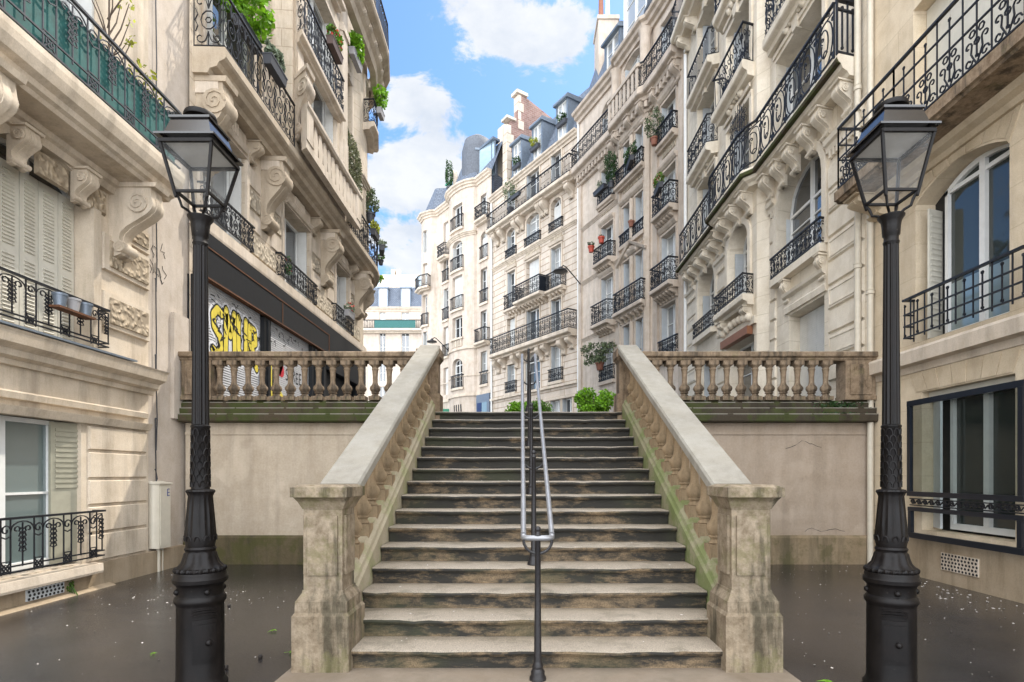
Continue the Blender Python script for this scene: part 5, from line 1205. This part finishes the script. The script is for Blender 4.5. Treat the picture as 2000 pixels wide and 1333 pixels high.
p=P4.at(A[3]+.2,-1.4,21.35); g=MB(); g.lathe([(1.1,0),(1.1,2.6),(.9,3.4),(.35,3.8),(.01,3.85)],p[0],p[1],p[2],20); g.build('tower_roof',M['slategrey'],R4,smooth=True)
p=P4.at(A[7],-.4,21.35); g=MB(); g.extv(P4,[(A[6]+.2,21.3),(A[8]+.1,21.3)]+[((A[6]+A[8])/2+.15+.55*cos(PI*i/8),22.6+.6*sin(PI*i/8)) for i in range(9)],-.5,-.2); g.build('round_gable',M['lime_plain'],R4)
g=MB(); g.pbox(P4,A[9]+.1,A[9]+1.0,-.9,-.2,21.4,22.9); g.build('green_studio',M['skyglass'],R4); slab(R4,'green_studio_roof',M['green'],P4,A[9]-.1,A[9]+1.1,-1.2,-.1,22.9,23.0)
g=MB(); g.pbox(P4,.1,.9,-2.4,-1.4,22,25.1); ch=g.build('chimney',M['lime_plain'],R4)
wl2=thing('wall_lantern','small dark street lantern seen just above the left stair rail end','lantern',P4.at(A[9]+.3,0,11)); wallamp(wl2,P4.at(A[9]+.4,.03,0),(-.9,-.5,0),10.6,.95)

# ------------------------------------------------------------------ cross street block at the far end
PF=Path([(-24,70),(-6,70)],1)
FB=thing('apartment_building','distant pale block closing the street with a teal balcony screen and blue roof','building',(-15,70,4))
fu=lambda px:(px-1018)/1090*70+24
ops=[]
for a,b in ((fu(741),fu(753)),(fu(784),fu(799))):
    for z0,z1 in ((9.5,12.6),(13.2,15.5),(15.9,19.3),(20.2,21.9)): ops.append((a,b,z0,z1))
ops+=[(fu(690),fu(704),z0,z1) for z0,z1 in ((15.9,19.3),(20.2,21.9))]+[(fu(822),fu(836),z0,z1) for z0,z1 in ((15.9,19.3),(20.2,21.9))]
wall(FB,'wall',PF,0,PF.L,4,22.3,ops,M['lime_r4'],depth=.3)
for o in ops: window(FB,PF,o[0],o[1],o[2],o[3],0,'plain',2,2,gm='glass' if o[2]<16 else 'curtain')
for o in ops:
    if o[2]==15.9: balcony(FB,PF,o[0]-.5,o[1]+.5,15.9,.3,.2,'lime_plain','bars',h=.9,r=.03,pw=.5)
ob=balcony(FB,PF,fu(690),fu(826),19.7,.9,.3,'lime_plain','bars',h=1.0,r=.03,pw=.6); slab(ob,'privacy_screen',M['teal'],PF,fu(735),fu(814),.87,.9,19.72,20.65)
cornice(FB,PF,0,PF.L,22.5,.4,.5,'lime_plain')
mansard(FB,PF,0,PF.L,22.5,25.3,.8)
for px in (748,792): dormer(FB,PF,fu(px),1.0,22.7,24.9)
g=MB(); g.pbox(PF,0,18,-3.0,-1.6,25.3,27.2); pe=g.build('penthouse',M['lime_plain'],FB)
for a,b in ((722,736),(787,805),(808,824)): slab(pe,'penthouse_glazing',M['skyglass'],PF,fu(a),fu(b),-1.59,-1.5,25.5,27.0)
for px in (755,765): g=MB(); g.pbox(PF,fu(px),fu(px)+.5,-3.2,-2.4,27.2,28.2); g.build('chimney',M['lime_plain'],FB)

# ================================================================== PLANTS AND SMALL THINGS
def pot(name,label,cat,p,kind,potm,leafm,size,n,leaf,length=.6,rot=0,grp='plants on the balconies and sills',flower=None,up=.3,dz=.0,r=None):
    T=thing(name,label,cat,p,grp); g=MB()
    if kind=='trough':
        c,s_=cos(rot),sin(rot); hl=length/2
        ring=lambda k,z,w_:[(p[0]+c*a-s_*b,p[1]+s_*a+c*b,p[2]+z) for a,b in ((-hl*k,-w_),(hl*k,-w_),(hl*k,w_),(-hl*k,w_))]
        g.rings([ring(.94,0,.075),ring(1,.17,.095),ring(1.02,.172,.105),ring(1.02,.20,.105)]); top=.2
    elif kind=='pot':
        q=r or .13; g.lathe([(q*.7,0),(q*.95,q*1.5),(q*1.1,q*1.5),(q*1.1,q*1.9),(q*.9,q*1.9)],*p,14); top=q*1.9
    else: top=0
    if kind!='none': g.build('planter' if kind=='trough' else 'flower_pot',potm,T,smooth=kind=='pot')
    g=MB(); g.leaves((p[0],p[1],p[2]+top+size[2]*.75+dz),size,int(n*.75),leaf*.78,up)
    for _ in range(9):
        a=random.uniform(0,6.28); e=random.uniform(-.5,1); h=random.uniform(.5,1.05); g.leaves((p[0]+size[0]*h*cos(a)*.9,p[1]+size[1]*h*sin(a)*.9,p[2]+top+size[2]*(.75+e*.8)+dz),tuple(q*.3 for q in size),max(4,n//18),leaf*.75,up,core=.1)
    for k in range(4): g.tube([(p[0]+.03*k,p[1],p[2]+top-.02),(p[0]+random.uniform(-.4,.4)*size[0],p[1]+random.uniform(-.4,.4)*size[1],p[2]+top+size[2]*.9+dz)],.008,3)
    g.build('foliage',leafm,T)
    if flower:
        g=MB(); g.leaves((p[0],p[1],p[2]+top+size[2]*.9+dz),(size[0],size[1],size[2]*.8),n//6,leaf*.8,up,core=.7); g.build('flowers',flower,T)
    return T
Y90=R(90)
pot('potted_vine','large bright green leafy vine spilling over the upper left balcony rail','plant',PB.at(10.95,.35,10.05),'trough',M['planter'],M['leafbright'],(.42,.75,.62),620,.16,.8,Y90,dz=.1)
pot('window_box','dark plastic trough of grassy grey green tufts hung outside the left balcony rail','planter',PB.at(11.45,.66,9.72),'trough',M['planter'],M['leafgrey'],(.13,.36,.2),420,.12,.75,Y90,up=1.2)
pot('window_box','dark brown trough with green and orange flowers on the bay guard','planter',PU.at(uU(14.75),.33,12.62),'trough',M['planter_b'],M['leaf'],(.16,.42,.24),300,.10,.8,Y90,flower=M['flower'])
pot('window_box','grey trough of bright green broad leaves under the rounded left eave balcony','planter',PU.at(uU(17.4),.34,14.45),'trough',M['planter_g'],M['leafbright'],(.26,.50,.38),320,.2,.9,Y90)
pot('window_box','stacked grey planter with leafy stems at the far rounded corner of the left house','planter',PU.at(uU(19.7),.46,14.2),'trough',M['planter_g'],M['leafbright'],(.28,.3,.42),160,.18,.5,Y90,dz=.15)
pot('hanging_creeper','curtain of dry grey green creeper covering the left recess above the corner balcony','creeper',PU.at(uU(17.3),.28,9.7),'trough',M['planter'],M['leafivy'],(.18,.85,1.15),2600,.085,1.4,Y90,dz=.2)
pot('potted_shrub','olive green shrub behind the corner balcony rail just past the creeper','plant',PB.at(19.6,.42,10.4),'pot',M['planter'],M['leafolive'],(.3,.4,.45),330,.11,r=.16)
pot('window_box','black trough with yellow green leaves on the left corner balcony, nearest of three','planter',PB.at(19.35,.63,9.75),'trough',M['planter'],M['leafyellow'],(.16,.3,.2),200,.11,.6,Y90)
pot('window_box','charcoal trough with thin stems on the outermost bend of the left balcony','planter',PB.at(20.5,.66,9.72),'trough',M['planter'],M['leafgrey'],(.15,.3,.16),120,.10,.65,R(105))
pot('flower_pot','small grey pot hooked on the far bend of the left corner balcony','plant',PB.at(21.0,.68,9.5),'pot',M['planter'],M['leaf'],(.15,.15,.14),90,.09,r=.1)
pot('flower_pot','trailing bright leaves hanging under the far end of the left balcony','plant',PB.at(21.2,.62,8.95),'none',None,M['leafbright'],(.22,.22,.14),110,.11)
pot('window_box','red and white flowers in a pale trough on the last left window guard','planter',PB.at(17.9,.2,6.55),'trough',M['planter_g'],M['leafgrey'],(.16,.34,.16),120,.1,.6,Y90,flower=M['flower'])
pot('window_box','sparse dark red flowers climbing the second left window guard','plant',PB.at(13.3,.17,6.3),'none',None,M['leafdark'],(.06,.14,.26),60,.06,flower=M['red'])
# near left balcony: bare shrub and yellow leaved shrubs
T=thing('potted_shrub','tall bare twig shrub with a few buds behind the green screened balcony','plant',PL.at(7.15,.42,5.99),'plants on the balconies and sills')
g=MB(); rr=random.Random(12); p0=PL.at(7.15,.42,5.99); g.lathe([(.12,0),(.16,.3)],*p0,12); g.build('flower_pot',M['terracotta'],T)
g=MB(); tips=[]
for k in range(11):
    a=rr.uniform(0,6.28); l=rr.uniform(.5,1.0); z=6.7+rr.uniform(0,.9)
    base=(p0[0],p0[1],z-.2); e=(p0[0]+.22*cos(a),p0[1]+.28*sin(a),z+l*.5); g.tube([base,((base[0]+e[0])/2+.03,(base[1]+e[1])/2,(base[2]+e[2])/2-.03),e],[.011,.008,.005],4); tips.append(e)
g.tube([(p0[0],p0[1],6.2),(p0[0]+.02,p0[1],7.0),(p0[0],p0[1]+.03,8.1)],[.017,.013,.008],5); g.build('branches',M['bark'],T)
g=MB()
for e in tips: g.leaves(e,(.06,.06,.08),7,.05)
g.build('foliage',M['leafyellow'],T)
pot('potted_shrub','small yellow leaved shrub behind the green screened balcony, by its middle','plant',PL.at(7.75,.45,6.1),'pot',M['terracotta'],M['leafyellow'],(.22,.28,.42),150,.075,r=.15,dz=.12)
pot('potted_shrub','low yellow green shrub at the far end of the green screened balcony','plant',PL.at(8.08,.45,6.05),'pot',M['terracotta'],M['leafyellow'],(.18,.2,.30),110,.075,r=.15,dz=.12)
tr_=thing('plant_tray','wooden tray hung on the left window guard carrying three grey pots','tray',PL.at(6.85,.22,3.50)); g=MB(); g.pbox(PL,6.55,7.12,.16,.30,3.49,3.515); g.build('tray_board',M['wood'],tr_)
for k,q in enumerate((6.64,6.84,7.03)):
    T=thing('flower_pot','small empty grey pot on the wooden tray of the left window guard','pot',PL.at(q,.23,3.516),'three grey pots on the hung tray'); g=MB(); g.lathe([(.055,0),(.075,.13),(.082,.13),(.082,.155),(.07,.155),(.065,.14)],*PL.at(q,.23,3.516),14); g.build('pot_body',M['planter_g'] if k==1 else M['zinc'],T,smooth=True)
pot('wall_weed','little green weed growing out of the left wall foot beside the vent','weed',PL.at(7.03,.04,.02),'none',None,M['leaf'],(.03,.05,.16),80,.035,grp=None)
# right-hand street
c_=c
def q2(u,vv,z): return P2.at(u,vv,z)
A=P2.cum; c=[A[3]+.18,A[3]+.82,A[3]+1.22,A[3]+1.92]
pot('potted_conifer','dense upright green conifer at the left of the curved house paired balcony','plant',q2(c[3]+.25,.38,14.35),'pot',M['planter'],M['leafdark'],(.32,.32,.78),1500,.075,r=.14)
pot('window_box','dark ivy tumbling over the paired window balcony beside the conifer','planter',q2((c[0]+c[1])/2+.2,.36,14.5),'trough',M['planter'],M['leafdark'],(.22,.75,.30),700,.085,.9,Y90)
pot('potted_shrub','wispy olive shrub over the upper right balcony of the curved house','plant',q2(rB+.1,.3,14.5),'pot',M['terracotta'],M['leafolive'],(.38,.42,.70),650,.085,r=.15)
pot('window_box','dark trough of small pale plants on the left upper sill of the curved house','planter',q2((lA+lB)/2+.25,.26,14.9),'trough',M['planter'],M['leafgrey'],(.14,.35,.16),160,.08,1.0,R(112))
pot('flower_pot','red plastic pot with green sprigs on the curved house middle rail, nearer the lantern','plant',q2(lB+.15,.47,12.2),'pot',M['redpot'],M['leafdark'],(.17,.17,.14),120,.08,r=.15)
pot('flower_pot','red plastic pot higher along the same rail, to the right of its twin','plant',q2(lA+.25,.47,12.28),'pot',M['redpot'],M['leafdark'],(.12,.12,.06),40,.06,r=.15)
pot('window_box','trough of orange and green flowers on the right balcony of the curved house','planter',q2(rA+.5,.48,12.3),'trough',M['planter'],M['leaf'],(.22,.4,.26),300,.085,.8,Y90,flower=M['flower'])
pot('flower_pot','plain terracotta pot on a small middle sill of the curved house','plant',q2(c[1]+.1,.16,12.05),'pot',M['terracotta'],M['leafolive'],(.05,.05,.04),14,.04,r=.13)
T=pot('potted_olive','spreading grey green olive tree in a terracotta pot above the terrace bushes','plant',q2((lA+lB)/2+.1,.34,6.45),'pot',M['terracotta'],M['leafolive'],(.3,.3,.3),160,.10,r=.2,dz=.1)
g=MB(); p0=q2((lA+lB)/2+.1,.34,0); rr=random.Random(5)
for k in range(13):
    a=rr.uniform(0,6.28); e=q2((lA+lB)/2+.1+rr.uniform(-.95,.95),.34+rr.uniform(-.2,.55),7.0+rr.uniform(-.25,.6)); g.leaves(e,(.3,.3,.17),70,.10); g.tube([(p0[0],p0[1],6.8),((p0[0]+e[0])/2,(p0[1]+e[1])/2,e[2]-.12),e],.012,3)
g.build('outer_branches',M['leafolive'],T)
for u_,z,lm,lb in ((5.75,20.0,'leafdark','dark clump of plants at the sill of the left slate dormer'),(3.85,20.2,'leafyellow','yellow green plant at the sill of the middle slate dormer'),(1.35,20.3,'leafdark','dark green trough at the sill of the right slate dormer')):
    pot('window_box',lb,'planter',P3.at(u_,.05,z),'trough',M['planter'],M[lm],(.3,.3,.28),170,.13,.8,R(124))
pot('potted_shrub','straggly olive tree on the top balcony of the grooved house','plant',P3.at(5.9,.4,17.2),'pot',M['planter'],M['leafolive'],(.5,.5,.85),320,.11,r=.2,dz=.3)
pot('window_box','black trough on the top balcony rail, below the straggly olive tree','planter',P3.at(5.0,.62,17.75),'trough',M['planter'],M['leafdark'],(.2,.3,.12),70,.1,.9,R(124))
pot('potted_conifer','tall dark conifer on the roof beside the round gable at the bend','plant',P4.at(P4.cum[6]+.2,.05,21.4),'pot',M['planter'],M['leafdark'],(.3,.3,1.1),900,.11,r=.2)
# shrubs on the upper street just behind the stair head
def shrub(x,y,z,rad,label,n,leafm='leaf'):
    T=thing('shrub',label,'shrub',(x,y,z),'shrubs behind the stair head'); g=MB(); rr=random.Random(int(x*100))
    for k in range(7): a=rr.uniform(0,6.28); g.tube([(x,y,z),(x+.3*rad[0]*cos(a),y+.3*rad[1]*sin(a),z+.5*rad[2]),(x+.7*rad[0]*cos(a),y+.7*rad[1]*sin(a),z+1.4*rad[2])],[.018,.012,.006],4)
    g.build('stems',M['bark'],T); g=MB()
    for k in range(16):
        a=rr.uniform(0,6.28); q=rr.uniform(.2,.75); e=rr.uniform(-.3,.55)
        g.leaves((x+q*rad[0]*cos(a),y+q*rad[1]*sin(a),z+rad[2]*(1+e)),(rad[0]*.42,rad[1]*.42,rad[2]*.4),n//10,.055,.8,core=.1)
    g.build('foliage',M[leafm],T)
shrub(1.60,12.1,2.60,(.44,.42,.42),'round bright green bush by the right stair newel',2600,'leafbright')
shrub(-.02,13.0,2.62,(.36,.36,.32),'low green bush seen just left of the handrail top',1100,'leafbright')
shrub(.42,13.6,2.62,(.38,.36,.38),'looser darker bush seen through the handrail tubes',1000,'leaf')
# fallen leaves, seed cases, petals
def fallen(x,y,z,s_,rz,m):
    g=MB(); pts=[]
    for i in range(10):
        a=2*PI*i/10; r_=s_*(1 if i%2==0 else .38)*(1.25 if i==0 else 1); pts.append((r_*cos(a),r_*sin(a),.006+.012*(i%2)*s_/.05))
    cc=(0,0,.012); 
    for a,b in zip(pts,pts[1:]+pts[:1]): g.face([cc,a,b])
    g.tube([(-s_*.3,0,.012),(-s_*1.5,.01,.004)],.002,3)
    o=g.build('fallen_leaf',m,None,loc=(x,y,z),rot=rz,local=True); tag(o,'fresh star shaped green leaf fallen flat on the wet asphalt','leaf','green leaves on the wet ground'); return o
for x,y,s_,rz in ((-1.93,4.75,.055,.3),(-2.4,5.4,.04,1.2),(-3.1,4.7,.035,2),(2.22,4.05,.06,2.8),(2.0,3.95,.045,.8),(3.62,3.98,.03,1),(2.05,4.5,.03,2)): fallen(x,y,.003,s_,rz,M['leafbright'])
for x,y,z in ((-5.1,5.3,0),(-5.3,5.15,0),(-3.35,6.4,0),(-2.15,4.6,0),(-1.95,5.6,0),(-2.3,4.35,0),(-2.2,5.9,0),(-1.86,5.2,0),(-3.9,6.9,0)):
    g=MB(); g.ball((0,0,.016),.02,8); o=g.build('seed_case',M['seed'],None,loc=(x,y,z),local=True); tag(o,'tiny dark round seed case lying on the left wet asphalt','seed','dark seed cases on the left ground')
g=MB(); rr=random.Random(3)
def fl(x,y,z,s_):
    a=rr.uniform(0,6.28); k=rr.uniform(.4,1); g.face([(x+s_*cos(a),y+s_*sin(a),z+.002),(x-s_*k*sin(a),y+s_*k*cos(a),z+.006),(x-s_*cos(a),y-s_*sin(a),z+.003),(x+s_*k*sin(a),y-s_*k*cos(a),z+.002)])
for _ in range(130):
    x=rr.uniform(-5.5,-1.95); y=rr.uniform(3.3,9.3); fl(x,y,.001,rr.uniform(.004,.011))
for _ in range(190):
    x=rr.uniform(2.15,5.85); y=rr.uniform(3.2,9.3); fl(x,y,.001,rr.uniform(.004,.013))
for _ in range(90):
    t=rr.random(); x=5.75-abs(rr.gauss(0,.3)); y=rr.uniform(4.5,8.5); fl(x,y,.001,rr.uniform(.008,.024))
for _ in range(90): fl(rr.gauss(-4.1,.5),rr.gauss(6.9,.35),.001,rr.uniform(.006,.016))
for _ in range(70):
    k=rr.randrange(0,9); fl(CX+rr.choice([-1,1])*abs(rr.gauss(1.2,.3)) if rr.random()<.6 else CX+rr.uniform(-1.4,1.4),Y0+TR*k+rr.uniform(.08,.3),RI*(k+1)+.001,rr.uniform(.005,.014))
o=g.build('fallen_petals',M['petal'],None,loc=(0,5,0)); tag(o,'scattering of tiny pale petals over the wet ground and steps','petals',kind='stuff')

g=MB()
for k in range(900):
    x=random.gauss(5.33,.2); z=random.uniform(2.42,2.74); y=9.33 if z<2.56 else 9.36
    g.leaves((x,y-.005,z),(.02,.012,.02),1,.03)
o=thing('moss_clump','bright green moss clump clinging to the right ledge below its end pier','moss',(5.35,9.3,2.5)); g.build('moss_cushion',M['leafdark'],o)['kind']='stuff'

SUN_E=1.7; SKY_S=.12; EXPO=1.4; SKY_TINT=(.52,.68,.82); CLOUD_LO=(2.35,2.55,2.85); CLOUD_HI=(3.15,3.2,3.25); CLOUD_FILL=4.2
CLOUDS=[(-.01,.79,.15,.05,1.0),(.07,.80,.07,.04,1.0),(-.22,.67,.10,.06,.85),(-.20,.53,.13,.07,1.15),(-.2,.40,.2,.07,1.0)]
# ================================================================== camera, light, sky
F=1090.0
cam=bpy.data.cameras.new('camera'); co=bpy.data.objects.new('camera',cam); C.objects.link(co)
co.location=(0,0,1.515); co.rotation_euler=(R(90),0,0)
cam.sensor_width=36; cam.sensor_fit='HORIZONTAL'; cam.lens=36*F/2000
cam.shift_x=-(1018-1000)/2000; cam.shift_y=(928-666.5)/2000; cam.clip_start=.05; cam.clip_end=3000
S.camera=co
sun=bpy.data.lights.new('sun','SUN'); so=bpy.data.objects.new('sun',sun); C.objects.link(so)
sd=Vector((.48,.54,1.0)).normalized(); so.rotation_euler=sd.to_track_quat('Z','Y').to_euler(); so.location=(20,20,40)
sun.energy=SUN_E; sun.angle=R(1.2); sun.color=(1,.93,.82)
w=bpy.data.worlds.new('World'); S.world=w; w.use_nodes=True; nt=w.node_tree; bg=nt.nodes['Background']
sky=nd(nt,'ShaderNodeTexSky',sky_type='NISHITA',sun_disc=False); sky.sun_elevation=math.asin(sd.z); sky.sun_rotation=math.atan2(sd.x,sd.y); sky.air_density=1.0; sky.dust_density=.6; sky.ozone_density=1.5
tc=nd(nt,'ShaderNodeTexCoord'); sx=nd(nt,'ShaderNodeSeparateXYZ'); lk(nt,tc.outputs['Generated'],sx.inputs[0])
def mth(op,a,b=None,c=None):
    n=nd(nt,'ShaderNodeMath',operation=op)
    for i,q in enumerate((a,b,c)):
        if q is None: continue
        if isinstance(q,(int,float)): n.inputs[i].default_value=q
        else: lk(nt,q,n.inputs[i])
    return n.outputs[0]
# clouds: noise on the sky sphere plus a handful of cumulus banks at fixed bearings
mp=nd(nt,'ShaderNodeMapping'); mp.inputs['Scale'].default_value=(1,1,1.8); lk(nt,tc.outputs['Generated'],mp.inputs[0])
nz=nd(nt,'ShaderNodeTexNoise',Scale=6.5,Detail=10,Roughness=.64,Distortion=.35); lk(nt,mp.outputs[0],nz.inputs['Vector'])
fac=None
for (cx,cz,sx_,sz_,amp) in CLOUDS:
    d=Vector((cx,1,cz)).normalized()
    # angular offsets in bearing and elevation
    az=mth('SUBTRACT',mth('ARCTAN2',sx.outputs[0],sx.outputs[1]),math.atan2(d.x,d.y)); el=mth('SUBTRACT',mth('ARCSINE',sx.outputs[2]),math.asin(d.z))
    r2=mth('ADD',mth('POWER',mth('ABSOLUTE',mth('DIVIDE',az,sx_)),2.0),mth('POWER',mth('ABSOLUTE',mth('DIVIDE',el,sz_)),2.0))
    k=mth('MULTIPLY',mth('EXPONENT',mth('MULTIPLY',r2,-1.0)),amp)
    fac=k if fac is None else mth('MAXIMUM',fac,k)
# unseen cloud behind the camera and overhead, added as fill light
back=nd(nt,'ShaderNodeMapRange'); back.inputs[1].default_value=.35; back.inputs[2].default_value=-.3; lk(nt,sx.outputs[1],back.inputs[0])
high=nd(nt,'ShaderNodeMapRange'); high.inputs[1].default_value=.72; high.inputs[2].default_value=.9; lk(nt,sx.outputs[2],high.inputs[0])
ov=mth('MULTIPLY',mth('MAXIMUM',back.outputs[0],high.outputs[0]),.85)
fac=mth('MAXIMUM',fac,ov)
cov=mth('ADD',mth('MULTIPLY',fac,.62),mth('MULTIPLY',mth('SUBTRACT',nz.outputs['Fac'],.5),1.55))
cf=nd(nt,'ShaderNodeMapRange',interpolation_type='SMOOTHSTEP'); cf.inputs[1].default_value=.27; cf.inputs[2].default_value=.43; lk(nt,cov,cf.inputs[0])
nz2=nd(nt,'ShaderNodeTexNoise',Scale=9.0,Detail=6,Roughness=.6); lk(nt,mp.outputs[0],nz2.inputs['Vector'])
cc=ramp(nt,nz2.outputs['Fac'],[(.3,CLOUD_LO),(.62,CLOUD_HI)])
bright=mth('ADD',1.0,mth('MULTIPLY',mth('MAXIMUM',back.outputs[0],high.outputs[0]),CLOUD_FILL))  # rear and overhead cloud boosted well above the visible sky to lift shaded fronts
cb=nd(nt,'ShaderNodeVectorMath',operation='SCALE'); lk(nt,cc,cb.inputs[0]); lk(nt,bright,cb.inputs['Scale'])
sk=nd(nt,'ShaderNodeVectorMath',operation='MULTIPLY'); lk(nt,sky.outputs[0],sk.inputs[0]); sk.inputs[1].default_value=SKY_TINT
m_=nd(nt,'ShaderNodeMix',data_type='RGBA'); lk(nt,mth('MULTIPLY',cf.outputs[0],.95),m_.inputs[0]); lk(nt,sk.outputs[0],m_.inputs[6]); lk(nt,cb.outputs[0],m_.inputs[7])
lk(nt,m_.outputs[2],bg.inputs[0]); bg.inputs[1].default_value=SKY_S
S.view_settings.view_transform='Standard'; S.view_settings.look='None'; S.view_settings.exposure=EXPO; S.view_settings.gamma=1
S.cycles.max_bounces=6; S.cycles.diffuse_bounces=4; S.cycles.glossy_bounces=3; S.cycles.transparent_max_bounces=12; S.cycles.use_denoising=True
S.cycles.sample_clamp_indirect=6
